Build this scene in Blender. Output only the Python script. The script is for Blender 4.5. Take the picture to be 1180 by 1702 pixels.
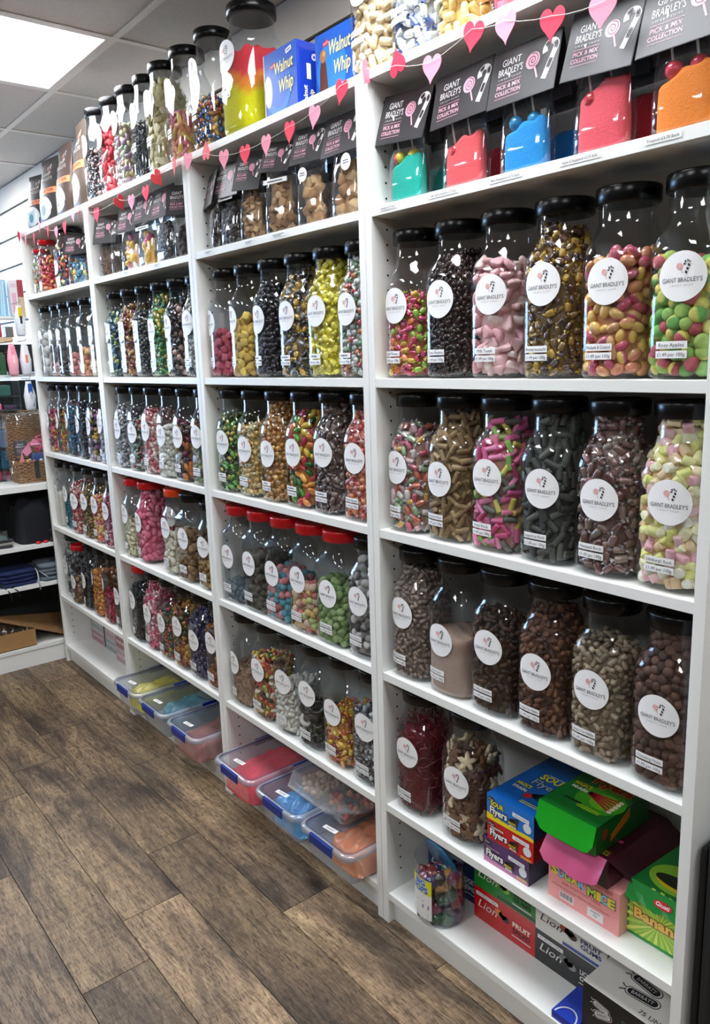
import bpy, math, random
import numpy as np
from mathutils import Matrix, Vector, Euler

# ------------------------------------------------------------------ camera, world, lights
SC = bpy.context.scene
COL = SC.collection
for o in list(bpy.data.objects): bpy.data.objects.remove(o)
random.seed(7); RNG = np.random.default_rng(11)
PI = math.pi

cam_d = bpy.data.cameras.new('camera'); cam = bpy.data.objects.new('camera', cam_d); COL.objects.link(cam)
cam_d.sensor_fit = 'AUTO'; cam_d.sensor_width = 36.0; cam_d.lens = 1288.709 * 36.0 / 1702.0
cam_d.clip_start = 0.02
cam.rotation_mode = 'XYZ'
cam.rotation_euler = (1.37142486, 0.0308749150, 0.889903371)
cam.location = (3.75694711, -1.13781517, 1.44139491)
SC.camera = cam

SC.view_settings.view_transform = 'Standard'; SC.view_settings.look = 'None'
SC.view_settings.gamma = 1.0; SC.view_settings.use_curve_mapping = False
SC.view_settings.exposure = 1.5
PANEL_EMIT = 9.0        # LED ceiling panels
WINDOW_EMIT = 9.0       # daylight behind the shop window
WORLD_EMIT = 0.25
SC.cycles.use_denoising = True
SC.cycles.transparent_max_bounces = 40
SC.cycles.max_bounces = 9; SC.cycles.diffuse_bounces = 5; SC.cycles.glossy_bounces = 4
SC.cycles.transmission_bounces = 4; SC.cycles.sample_clamp_indirect = 6.0
SC.cycles.caustics_reflective = False; SC.cycles.caustics_refractive = False

w = bpy.data.worlds.new('world'); SC.world = w; w.use_nodes = True
w.node_tree.nodes['Background'].inputs[0].default_value = (0.8, 0.88, 1.0, 1)
w.node_tree.nodes['Background'].inputs[1].default_value = WORLD_EMIT

# ------------------------------------------------------------------ colours and materials
def lin(c):
    c = c / 255.0
    return c / 12.92 if c <= 0.04045 else ((c + 0.055) / 1.055) ** 2.4
def rgb(h):
    if isinstance(h, tuple): return tuple(lin(x) for x in h)
    h = h.lstrip('#'); h = ''.join(c * 2 for c in h) if len(h) == 3 else h
    return tuple(lin(int(h[i:i+2], 16)) for i in (0, 2, 4))

MATS = {}
def new_mat(name):
    m = bpy.data.materials.new(name); m.use_nodes = True; nt = m.node_tree
    for n in list(nt.nodes): nt.nodes.remove(n)
    out = nt.nodes.new('ShaderNodeOutputMaterial')
    MATS[name] = m
    return m, nt, out
def N(nt, t, **kw):
    n = nt.nodes.new(t)
    for k, v in kw.items(): setattr(n, k, v)
    return n
def math_node(nt, op, a, b=None, clamp=False):
    n = N(nt, 'ShaderNodeMath', operation=op, use_clamp=clamp)
    for i, v in enumerate((a, b)):
        if v is None: continue
        if isinstance(v, (int, float)): n.inputs[i].default_value = v
        else: nt.links.new(v, n.inputs[i])
    return n.outputs[0]
def pbr(name, col=None, rough=0.5, metal=0.0, attr=False, coat=0.0, noise=0.0, nscale=40, bump=0.0, bscale=200, spec=0.5, sheen=0):
    m, nt, out = new_mat(name)
    b = N(nt, 'ShaderNodeBsdfPrincipled'); nt.links.new(b.outputs[0], out.inputs[0])
    b.inputs['Roughness'].default_value = rough; b.inputs['Metallic'].default_value = metal
    b.inputs['Coat Weight'].default_value = coat; b.inputs['Coat Roughness'].default_value = 0.08
    b.inputs['Specular IOR Level'].default_value = spec
    tc = N(nt, 'ShaderNodeTexCoord')
    if attr:
        a = N(nt, 'ShaderNodeAttribute', attribute_name='Col'); src = a.outputs['Color']
    else:
        c = N(nt, 'ShaderNodeRGB'); c.outputs[0].default_value = (*rgb(col), 1); src = c.outputs[0]
    if noise > 0:
        nz = N(nt, 'ShaderNodeTexNoise'); nz.inputs['Scale'].default_value = nscale; nz.inputs['Detail'].default_value = 3
        nt.links.new(tc.outputs['Object'], nz.inputs['Vector'])
        mr = N(nt, 'ShaderNodeMapRange'); mr.inputs[1].default_value = .3; mr.inputs[2].default_value = .7
        mr.inputs[3].default_value = 1 - noise; mr.inputs[4].default_value = 1 + noise
        nt.links.new(nz.outputs[0], mr.inputs[0])
        mx = N(nt, 'ShaderNodeVectorMath', operation='SCALE'); nt.links.new(src, mx.inputs[0]); nt.links.new(mr.outputs[0], mx.inputs['Scale'])
        src = mx.outputs[0]
    nt.links.new(src, b.inputs['Base Color'])
    if bump > 0:
        nz = N(nt, 'ShaderNodeTexNoise'); nz.inputs['Scale'].default_value = bscale; nz.inputs['Detail'].default_value = 2
        nt.links.new(tc.outputs['Object'], nz.inputs['Vector'])
        bp = N(nt, 'ShaderNodeBump'); bp.inputs['Strength'].default_value = bump; bp.inputs['Distance'].default_value = 0.002
        nt.links.new(nz.outputs[0], bp.inputs['Height']); nt.links.new(bp.outputs[0], b.inputs['Normal'])
    return m
def clear_plastic(name, tint=(248, 250, 250), f0=0.05, rough=0.03, haze=0.0, hazecol=(225, 230, 235), bump=0.0, bscale=30, fmax=0.8, power=4.0):
    """thin clear plastic: Schlick reflection over straight-through transmission, the same seen from either side"""
    m, nt, out = new_mat(name)
    g = N(nt, 'ShaderNodeNewGeometry')
    d = N(nt, 'ShaderNodeVectorMath', operation='DOT_PRODUCT')
    nt.links.new(g.outputs['Incoming'], d.inputs[0]); nt.links.new(g.outputs['Normal'], d.inputs[1])
    c = math_node(nt, 'ABSOLUTE', d.outputs['Value'])
    f = math_node(nt, 'POWER', math_node(nt, 'SUBTRACT', 1.0, c), power)
    f = math_node(nt, 'ADD', math_node(nt, 'MULTIPLY', f, fmax - f0), f0, clamp=True)
    tr = N(nt, 'ShaderNodeBsdfTransparent'); tr.inputs[0].default_value = (*rgb(tint), 1)
    gl = N(nt, 'ShaderNodeBsdfGlossy'); gl.inputs['Roughness'].default_value = rough; gl.inputs[0].default_value = (1, 1, 1, 1)
    base = tr.outputs[0]
    if haze > 0:
        df = N(nt, 'ShaderNodeBsdfDiffuse'); df.inputs[0].default_value = (*rgb(hazecol), 1)
        tl = N(nt, 'ShaderNodeBsdfTranslucent'); tl.inputs[0].default_value = (*rgb(hazecol), 1)
        m1 = N(nt, 'ShaderNodeMixShader'); m1.inputs[0].default_value = .5
        nt.links.new(df.outputs[0], m1.inputs[1]); nt.links.new(tl.outputs[0], m1.inputs[2])
        m2 = N(nt, 'ShaderNodeMixShader'); m2.inputs[0].default_value = haze
        nt.links.new(tr.outputs[0], m2.inputs[1]); nt.links.new(m1.outputs[0], m2.inputs[2]); base = m2.outputs[0]
    if bump > 0:
        tc = N(nt, 'ShaderNodeTexCoord'); nz = N(nt, 'ShaderNodeTexNoise'); nz.inputs['Scale'].default_value = bscale
        nz.inputs['Detail'].default_value = 2; nt.links.new(tc.outputs['Object'], nz.inputs['Vector'])
        bp = N(nt, 'ShaderNodeBump'); bp.inputs['Strength'].default_value = bump; bp.inputs['Distance'].default_value = 0.01
        nt.links.new(nz.outputs[0], bp.inputs['Height']); nt.links.new(bp.outputs[0], gl.inputs['Normal'])
    mx = N(nt, 'ShaderNodeMixShader'); nt.links.new(f, mx.inputs[0]); nt.links.new(base, mx.inputs[1]); nt.links.new(gl.outputs[0], mx.inputs[2])
    nt.links.new(mx.outputs[0], out.inputs[0])
    return m
def emit(name, col, s):
    m, nt, out = new_mat(name); e = N(nt, 'ShaderNodeEmission'); e.inputs[0].default_value = (*rgb(col), 1); e.inputs[1].default_value = s
    nt.links.new(e.outputs[0], out.inputs[0]); return m

M_WHITE = pbr('white_laminate', (232, 233, 229), .38, noise=.012, nscale=6)
M_WALL = pbr('slat_cream', (214, 207, 196), .55, noise=.02, nscale=5)
M_PAINT = pbr('wall_paint', (225, 224, 218), .8)
M_BLACK = pbr('black_plastic', (5, 5, 6), .25, spec=.35)
M_DARK = pbr('matte_black', (12, 13, 15), .6)
M_RED = pbr('red_plastic', (196, 16, 26), .22)
M_ORANGE = pbr('orange_plastic', (232, 70, 20), .22)
M_BLUE = pbr('blue_clip', (6, 42, 128), .35)
M_STEEL = pbr('steel', (180, 182, 186), .25, metal=1)
M_INK = pbr('printed_ink', attr=True, rough=.45)
M_GINK = pbr('glossy_print', attr=True, rough=.28, coat=.35)
M_MATTE = pbr('candy_matte', attr=True, rough=.65, noise=.08, nscale=160)
M_GLOSS = pbr('candy_gloss', attr=True, rough=.22, noise=.05, nscale=160, coat=.3)
M_FOIL = pbr('candy_foil', attr=True, rough=.16, coat=.9, bump=.6, bscale=260, spec=.8)
M_SUGAR = pbr('candy_sugar', attr=True, rough=.85, noise=.16, nscale=900, bump=.7, bscale=900)
M_POWDER = pbr('powder', attr=True, rough=.95, noise=.07, nscale=300, bump=.5, bscale=350)
M_JAR = clear_plastic('jar_plastic', (244, 246, 247), f0=.045, rough=.025, haze=.004, bump=.008, bscale=20)
M_FILM = clear_plastic('cellophane', (248, 250, 252), f0=.06, rough=.07, haze=.015, bump=.25, bscale=14, fmax=.8, power=3)
M_TUB = clear_plastic('storage_plastic', (240, 244, 248), f0=.06, rough=.08, haze=.10, hazecol=(226, 228, 232), power=3)
M_LIDP = clear_plastic('storage_lid_plastic', (240, 244, 250), f0=.07, rough=.09, haze=.13, hazecol=(232, 234, 240), power=3)
M_FROST = clear_plastic('frosted_plastic', (238, 240, 242), f0=.07, rough=.15, haze=.22, hazecol=(236, 236, 234), power=3)
M_ACRYL = clear_plastic('acrylic', (236, 246, 250), f0=.08, rough=.03, haze=.05)

# ------------------------------------------------------------------ object helpers
def link(o, parent=None):
    COL.objects.link(o)
    if parent is not None: o.parent = parent
    return o
def tag(o, label=None, cat=None, group=None, kind=None):
    if label: o['label'] = label
    if cat: o['category'] = cat
    if group: o['group'] = group
    if kind: o['kind'] = kind
    return o
def thing(name, label, cat, loc=(0, 0, 0), rz=0.0, group=None, rot=None):
    o = bpy.data.objects.new(name, None); o.empty_display_size = .02
    o.location = loc; o.rotation_euler = rot if rot else (0, 0, rz); link(o)
    return tag(o, label, cat, group)
def part(name, mesh, parent=None, loc=None, rot=None, label=None):
    o = bpy.data.objects.new(name, mesh); link(o, parent)
    if loc is not None: o.location = loc
    if rot is not None: o.rotation_euler = rot
    if label: o['label'] = label
    return o
def np_mesh(name, V, polys, mats, cols=None, smooth=False, mi=None, facecols=None):
    """polys: list of index arrays, each (n,k)"""
    me = bpy.data.meshes.new(name); V = np.asarray(V, np.float32)
    me.vertices.add(len(V)); me.vertices.foreach_set('co', V.ravel())
    polys = [np.asarray(p_, np.int32) for p_ in polys if len(p_)]
    li = np.concatenate([p_.ravel() for p_ in polys]); tot = np.concatenate([np.full(len(p_), p_.shape[1], np.int32) for p_ in polys])
    st = np.concatenate([[0], np.cumsum(tot)[:-1]]).astype(np.int32)
    me.loops.add(len(li)); me.loops.foreach_set('vertex_index', li)
    me.polygons.add(len(tot)); me.polygons.foreach_set('loop_start', st); me.polygons.foreach_set('loop_total', tot)
    if smooth: me.polygons.foreach_set('use_smooth', np.ones(len(tot), bool))
    if mi is not None: me.polygons.foreach_set('material_index', np.asarray(mi, np.int32))
    for m in (mats if isinstance(mats, (list, tuple)) else [mats]): me.materials.append(m)
    me.update(calc_edges=True)
    if cols is not None:
        a = me.color_attributes.new('Col', 'FLOAT_COLOR', 'POINT'); c = np.ones((len(V), 4), np.float32); c[:, :3] = cols; a.data.foreach_set('color', c.ravel())
    me.validate()
    return me

class MB:
    """collects shapes into one mesh; each face has a material slot and each vertex a colour"""
    def __init__(s): s.v = []; s.f = []; s.m = []; s.c = []; s.sm = []
    def add(s, V, F, mi=0, col=(1, 1, 1), smooth=False):
        b = len(s.v); s.v += [tuple(map(float, x)) for x in V]; s.f += [tuple(i + b for i in f) for f in F]; s.m += [mi] * len(F); s.sm += [smooth] * len(F)
        s.c += [col] * len(V); return s
    def box(s, x0, x1, y0, y1, z0, z1, mi=0, col=(1, 1, 1)):
        V = [(x, y, z) for z in (z0, z1) for y in (y0, y1) for x in (x0, x1)]
        return s.add(V, [(0, 2, 3, 1), (4, 5, 7, 6), (0, 1, 5, 4), (2, 6, 7, 3), (0, 4, 6, 2), (1, 3, 7, 5)], mi, col)
    def tube(s, P, r, n=8, mi=0, col=(1, 1, 1), caps=True, closed=False):
        P = [Vector(q) for q in P]; V = []; F = []
        up = None
        for i, q in enumerate(P):
            if closed: t = P[(i + 1) % len(P)] - P[i - 1]
            else: t = P[min(i + 1, len(P) - 1)] - P[max(i - 1, 0)]
            t.normalize()
            if up is None: up = Vector((0, 0, 1)) if abs(t.z) < .9 else Vector((1, 0, 0))
            a = t.cross(up); 
            if a.length < 1e-6: a = t.orthogonal()
            a.normalize(); b = a.cross(t).normalized(); up = b
            rr = r[i] if isinstance(r, (list, tuple)) else r
            for k in range(n):
                an = 2 * PI * k / n; V.append(q + a * math.cos(an) * rr + b * math.sin(an) * rr)
        m = len(P)
        for i in range(m if closed else m - 1):
            for k in range(n):
                j = (i + 1) % m; F.append((i * n + k, i * n + (k + 1) % n, j * n + (k + 1) % n, j * n + k))
        if caps and not closed: F.append(tuple(range(n))[::-1]); F.append(tuple(range((m - 1) * n, m * n)))
        return s.add(V, F, mi, col, True)
    def lathe(s, prof, n=32, mi=0, col=(1, 1, 1), c=(0, 0, 0), caps=True, smooth=True):
        V = []; F = []
        for r, z in prof:
            for k in range(n): V.append((c[0] + r * math.cos(2 * PI * k / n), c[1] + r * math.sin(2 * PI * k / n), c[2] + z))
        for i in range(len(prof) - 1):
            for k in range(n): F.append((i * n + k, i * n + (k + 1) % n, (i + 1) * n + (k + 1) % n, (i + 1) * n + k))
        if caps: F.append(tuple(range(n))[::-1]); F.append(tuple(range((len(prof) - 1) * n, len(prof) * n)))
        return s.add(V, F, mi, col, smooth)
    def ball(s, c, r, n=12, mi=0, col=(1, 1, 1), sc=(1, 1, 1)):
        V = []; F = []; h = n // 2
        for i in range(h + 1):
            th = PI * i / h
            for k in range(n): V.append((c[0] + r * sc[0] * math.sin(th) * math.cos(2 * PI * k / n), c[1] + r * sc[1] * math.sin(th) * math.sin(2 * PI * k / n), c[2] + r * sc[2] * math.cos(th)))
        for i in range(h):
            for k in range(n): F.append((i * n + k, (i + 1) * n + k, (i + 1) * n + (k + 1) % n, i * n + (k + 1) % n))
        return s.add(V, F, mi, col, True)
    def mesh(s, name, mats, bevel=0.0):
        me = bpy.data.meshes.new(name); me.from_pydata(s.v, [], s.f)
        for m in (mats if isinstance(mats, (list, tuple)) else [mats]): me.materials.append(m)
        me.polygons.foreach_set('material_index', s.m); me.polygons.foreach_set('use_smooth', s.sm)
        a = me.color_attributes.new('Col', 'FLOAT_COLOR', 'POINT'); c = np.ones((len(s.v), 4), np.float32); c[:, :3] = np.array(s.c).reshape(-1, 3); a.data.foreach_set('color', c.ravel())
        me.update(); return me
def obj(name, mb, mats, parent=None, loc=None, bevel=0.0, rot=None, label=None):
    o = part(name, mb.mesh(name, mats), parent, loc, rot, label)
    if bevel > 0:
        b = o.modifiers.new('bevel', 'BEVEL'); b.width = bevel; b.segments = 2; b.limit_method = 'ANGLE'; b.angle_limit = .6
    return o
def struct(o): o['kind'] = 'structure'; return o

# ------------------------------------------------------------------ flat art (lettering and marks), mapped onto a surface
_tc = {}
def text_geo(s, bold=0.0):
    k = (s, bold)
    if k in _tc: return _tc[k]
    cu = bpy.data.curves.new('t', 'FONT'); cu.body = s; cu.size = 1.0; cu.resolution_u = 2; cu.offset = bold
    o = bpy.data.objects.new('t', cu); COL.objects.link(o)
    me = bpy.data.meshes.new_from_object(o)
    V = np.array([v.co[:2] for v in me.vertices]) if len(me.vertices) else np.zeros((0, 2)); F = [tuple(p_.vertices) for p_ in me.polygons]
    bpy.data.objects.remove(o); bpy.data.meshes.remove(me); bpy.data.curves.remove(cu)
    _tc[k] = (V, F); return _tc[k]
class Art:
    def __init__(s): s.items = []
    def poly(s, P, col, layer=1): s.items.append((np.array(P, float), [tuple(range(len(P)))], rgb(col), layer)); return s
    def rect(s, x, y, w_, h_, col, layer=1, rot=0, n=1):
        P = []; F = []
        for i in range(n + 1):
            for j in (0, 1): P.append((-w_ / 2 + w_ * i / n, (-.5 + j) * h_))
        for i in range(n): F.append((2 * i, 2 * i + 2, 2 * i + 3, 2 * i + 1))
        P = np.array(P); c, si = math.cos(rot), math.sin(rot)
        P = np.column_stack([P[:, 0] * c - P[:, 1] * si + x, P[:, 0] * si + P[:, 1] * c + y])
        s.items.append((P, F, rgb(col), layer)); return s
    def disc(s, x, y, r, col, layer=1, ry=None, n=40, rings=1, rot=0):
        ry = ry or r; P = [(0, 0)]; F = []
        for q in range(1, rings + 1):
            for k in range(n): P.append((r * q / rings * math.cos(2 * PI * k / n), ry * q / rings * math.sin(2 * PI * k / n)))
        for k in range(n): F.append((0, 1 + k, 1 + (k + 1) % n))
        for q in range(1, rings):
            a = 1 + (q - 1) * n; b = 1 + q * n
            for k in range(n): F.append((a + k, b + k, b + (k + 1) % n, a + (k + 1) % n))
        P = np.array(P); c, si = math.cos(rot), math.sin(rot)
        P = np.column_stack([P[:, 0] * c - P[:, 1] * si + x, P[:, 0] * si + P[:, 1] * c + y])
        s.items.append((P, F, rgb(col), layer)); return s
    def stroke(s, P, w_, cols, layer=2, seg=1):
        """a band along P; cols may alternate"""
        P = np.array(P, float); cols = cols if isinstance(cols, list) else [cols]
        for i in range(len(P) - 1):
            d = P[i + 1] - P[i]; L = np.hypot(*d); n_ = np.array([-d[1], d[0]]) / max(L, 1e-9) * w_ / 2; e = d / max(L, 1e-9) * w_ * .12
            s.items.append((np.array([P[i] - n_ - e, P[i + 1] - n_ + e, P[i + 1] + n_ + e, P[i] + n_ - e]), [(0, 1, 2, 3)], rgb(cols[(i // seg) % len(cols)]), layer))
        return s
    def text(s, t, x, y, h, col, layer=2, align='c', rot=0, width=None, bold=0.0, shear=0, outline=None, ow=.03):
        if outline is not None: s.text(t, x, y, h, outline, layer, align, rot, width, bold + ow, shear); layer += 1
        V, F = text_geo(t, bold)
        if not len(V): return s
        V0 = text_geo(t, 0.0)[0] if bold else V
        x0, x1 = V0[:, 0].min(), V0[:, 0].max(); V = V.copy(); sx = h / .72; sy = h / .72
        if width: sx = width / max(x1 - x0, 1e-6)
        V[:, 0] -= {'c': (x0 + x1) / 2, 'l': x0, 'r': x1}[align]
        V[:, 0] = V[:, 0] * sx + shear * V[:, 1] * sy; V[:, 1] = V[:, 1] * sy
        c, si = math.cos(rot), math.sin(rot)
        V = np.column_stack([V[:, 0] * c - V[:, 1] * si + x, V[:, 0] * si + V[:, 1] * c + y])
        s.items.append((V, F, rgb(col), layer)); return s
    def mesh(s, name, mapf, mat=None, step=.00025, base=.0004):
        V = []; F = []; C = []; n = 0
        for P, fs, col, layer in s.items:
            q = mapf(P[:, 0], P[:, 1], base + step * layer); V.append(q); F += [tuple(i + n for i in f) for f in fs]; C += [col] * len(P); n += len(P)
        me = bpy.data.meshes.new(name); me.from_pydata(np.concatenate(V).tolist(), [], F); me.materials.append(mat or M_INK)
        a = me.color_attributes.new('Col', 'FLOAT_COLOR', 'POINT'); c = np.ones((n, 4), np.float32); c[:, :3] = C; a.data.foreach_set('color', c.ravel())
        me.update(); return me
def plane_map(o, ux, uy):
    o, ux, uy = map(np.array, (o, ux, uy)); nn = np.cross(ux, uy)
    return lambda u, v, off: o[None] + np.outer(u, ux) + np.outer(v, uy) + off * nn[None]

def logo(art, x, y, s, ink, pink, white, card=False):
    """lollipop and striped cane; s = cane height"""
    lx, ly = x - .28 * s, y + .12 * s
    art.stroke([(lx + .06 * s, ly - .12 * s), (lx + .22 * s, ly - .52 * s)], .05 * s, pink, 2)
    art.disc(lx, ly, .23 * s, pink, 2, n=24)
    sp = [(lx + .2 * s * t * math.cos(9 * t * 1.6), ly + .2 * s * t * math.sin(9 * t * 1.6)) for t in np.linspace(.1, 1, 26)]
    art.stroke(sp, .022 * s, '#3a3537' if card else '#f4e9ea', 3)
    cx, cy, R = x + .28 * s, y + .28 * s, .18 * s
    hook = [(cx - R * math.cos(a), cy + R * math.sin(a)) for a in np.linspace(-.35, PI - .2, 12)]
    straight = [(cx + R - .03 * s - (.26 * s) * t, cy - .05 * s - .72 * s * t) for t in np.linspace(0, 1, 10)]
    pts = hook + straight
    if card:
        art.stroke(pts, .17 * s, '#f2efee', 2); art.stroke(pts, .12 * s, ['#f2efee', '#2b2728'], 3, seg=3)
    else:
        art.stroke(pts, .17 * s, [ink, ink, '#e9e9ea'], 2)

# ------------------------------------------------------------------ jars
# profile rows: z, half width, superellipse exponent
PROF = {
 'std': [(0, .050, 3.2), (.003, .056, 3.2), (.009, .0615, 3.2), (.018, .0628, 3.2), (.10, .0628, 3.2), (.190, .0628, 3.2), (.200, .0622, 3.0), (.212, .0605, 2.8), (.222, .0580, 2.5),
         (.232, .0535, 2.3), (.240, .0505, 2.1), (.247, .0483, 2.0), (.255, .0470, 2.0), (.286, .0468, 2.0)],
 'sq': [(0, .050, 4), (.003, .056, 5), (.009, .0615, 6), (.018, .0628, 6), (.10, .0628, 6), (.215, .0628, 6), (.224, .0620, 5), (.236, .0560, 4), (.246, .0515, 2.6),
        (.252, .0500, 2.0), (.258, .0495, 2.0), (.286, .0495, 2.0)],
}
def sup(w_, n, th):
    c, s_ = np.cos(th), np.sin(th)
    return np.sign(c) * np.abs(c) ** (2 / n) * w_, np.sign(s_) * np.abs(s_) ** (2 / n) * w_
NS = 56
def even_angles(n):
    th = np.linspace(-PI, PI, 2001); x, y = sup(1, n, th); L = np.concatenate([[0], np.cumsum(np.hypot(np.diff(x), np.diff(y)))])
    return np.interp(np.arange(NS) / NS * L[-1], L, th)
def rings_mesh(name, prof, mat, cap0=True, cap1=False):
    V = []; th = {}
    for z, w_, n in prof:
        k = round(n, 3)
        if k not in th: th[k] = even_angles(n)
        x, y = sup(w_, n, th[k]); V.append(np.column_stack([x, y, np.full(NS, z)]))
    V = np.concatenate(V); m = len(prof); i = np.arange(NS); j = (i + 1) % NS
    Q = np.concatenate([np.column_stack([a * NS + i, a * NS + j, (a + 1) * NS + j, (a + 1) * NS + i]) for a in range(m - 1)])
    polys = [Q]
    if cap0: polys.append(np.arange(NS)[::-1][None])
    if cap1: polys.append((np.arange(NS) + (m - 1) * NS)[None])
    return np_mesh(name, V, polys, mat, smooth=True)
JARMESH = {}
def jar_body_mesh(kind):
    if kind not in JARMESH: JARMESH[kind] = rings_mesh('jar_body', PROF[kind], M_JAR)
    return JARMESH[kind]
def lid_mesh(kind, mat):
    k = ('lid', kind, mat.name)
    if k in JARMESH: return JARMESH[k]
    R, z0, z1 = (.0525, .282, .310) if kind == 'std' else (.0555, .279, .309)
    mb = MB(); n = 96; V = []; F = []
    prof = [(R - .002, z0), (R, z0 + .002), (R, z1 - .004), (R - .0012, z1 - .0012), (R - .004, z1), (R - .010, z1 - .0006), (R - .012, z1 - .002), (.0005, z1 - .002)]
    for q, (r, z) in enumerate(prof):
        for a in range(n):
            rr = r - (.00015 if (a % 2 and q in (1, 2)) else 0); V.append((rr * math.cos(2 * PI * a / n), rr * math.sin(2 * PI * a / n), z))
    for i in range(len(prof) - 1):
        for a in range(n): F.append((i * n + a, i * n + (a + 1) % n, (i + 1) * n + (a + 1) % n, (i + 1) * n + a))
    F.append(tuple(range(n))[::-1]); F.append(tuple(range((len(prof) - 1) * n, len(prof) * n)))
    mb.add(V, F, smooth=False); mb.sm = [len(f) == 4 for f in mb.f]; JARMESH[k] = mb.mesh('lid', mat); return JARMESH[k]
def front_map(kind, u0, z0):
    n = 3.2 if kind == 'std' else 6; w_ = .0628
    th = np.linspace(-PI, 0, 1601) ; x, y = sup(w_, n, th); L = np.concatenate([[0], np.cumsum(np.hypot(np.diff(x), np.diff(y)))])
    mid = L[-1] / 2; tx, ty = np.gradient(x, L), np.gradient(y, L)
    def f(u, v, off):
        s_ = mid + u0 + u; X = np.interp(s_, L, x); Y = np.interp(s_, L, y); TX = np.interp(s_, L, tx); TY = np.interp(s_, L, ty); q = np.hypot(TX, TY)
        return np.column_stack([X + TY / q * off, Y - TX / q * off, v + z0])
    return f
def brand_art():
    a = Art(); a.disc(0, 0, .0372, '#eeeeee', 0, n=64, rings=6)
    logo(a, 0.002, .0125, .021, '#1c1a1b', '#dc9a94', '#eeeeee')
    a.text("GIANT BRADLEY'S", 0, -.0085, .0070, '#3b3838', 2, width=.062)
    a.text("S W E E T   S H O P", 0, -.0145, .0026, '#8a8787', 2, width=.036)
    return a
def strip_art(t, w_=.052):
    a = Art(); a.rect(0, 0, w_, .0115, '#ececec', 0, n=6)
    if t is None: return a
    if isinstance(t, str): a.text(t, 0, -.0026, .0056, '#2a2a2c', 2, width=min(w_ - .006, .0038 * len(t)))
    else:
        x = -sum(t) * .5 - .0008 * (len(t) - 1)
        for q in t: a.rect(x + q / 2, 0, q, .0032, '#55555a', 2); x += q + .0016
    return a

# ------------------------------------------------------------------ sweets: unit shapes (radius about 1) and packing
def sellip(e1, e2, nu, nv):
    u = np.linspace(-PI, PI, nu, endpoint=False); v = np.linspace(-PI / 2, PI / 2, nv + 1)
    sg = lambda a, e: np.sign(a) * np.abs(a) ** e
    V = []
    for q in v[1:-1]:
        V.append(np.column_stack([sg(math.cos(q), e1) * sg(np.cos(u), e2), sg(math.cos(q), e1) * sg(np.sin(u), e2), np.full(nu, sg(math.sin(q), e1))]))
    V = np.concatenate(V + [np.array([[0, 0, -1], [0, 0, 1.]])]); m = nv - 1; i = np.arange(nu); j = (i + 1) % nu
    Q = np.concatenate([np.column_stack([a * nu + i, a * nu + j, (a + 1) * nu + j, (a + 1) * nu + i]) for a in range(m - 1)]) if m > 1 else np.zeros((0, 4), int)
    T = np.concatenate([np.column_stack([np.full(nu, m * nu), j, i]), np.column_stack([np.full(nu, m * nu + 1), (m - 1) * nu + i, (m - 1) * nu + j])])
    return V, Q, T
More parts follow.
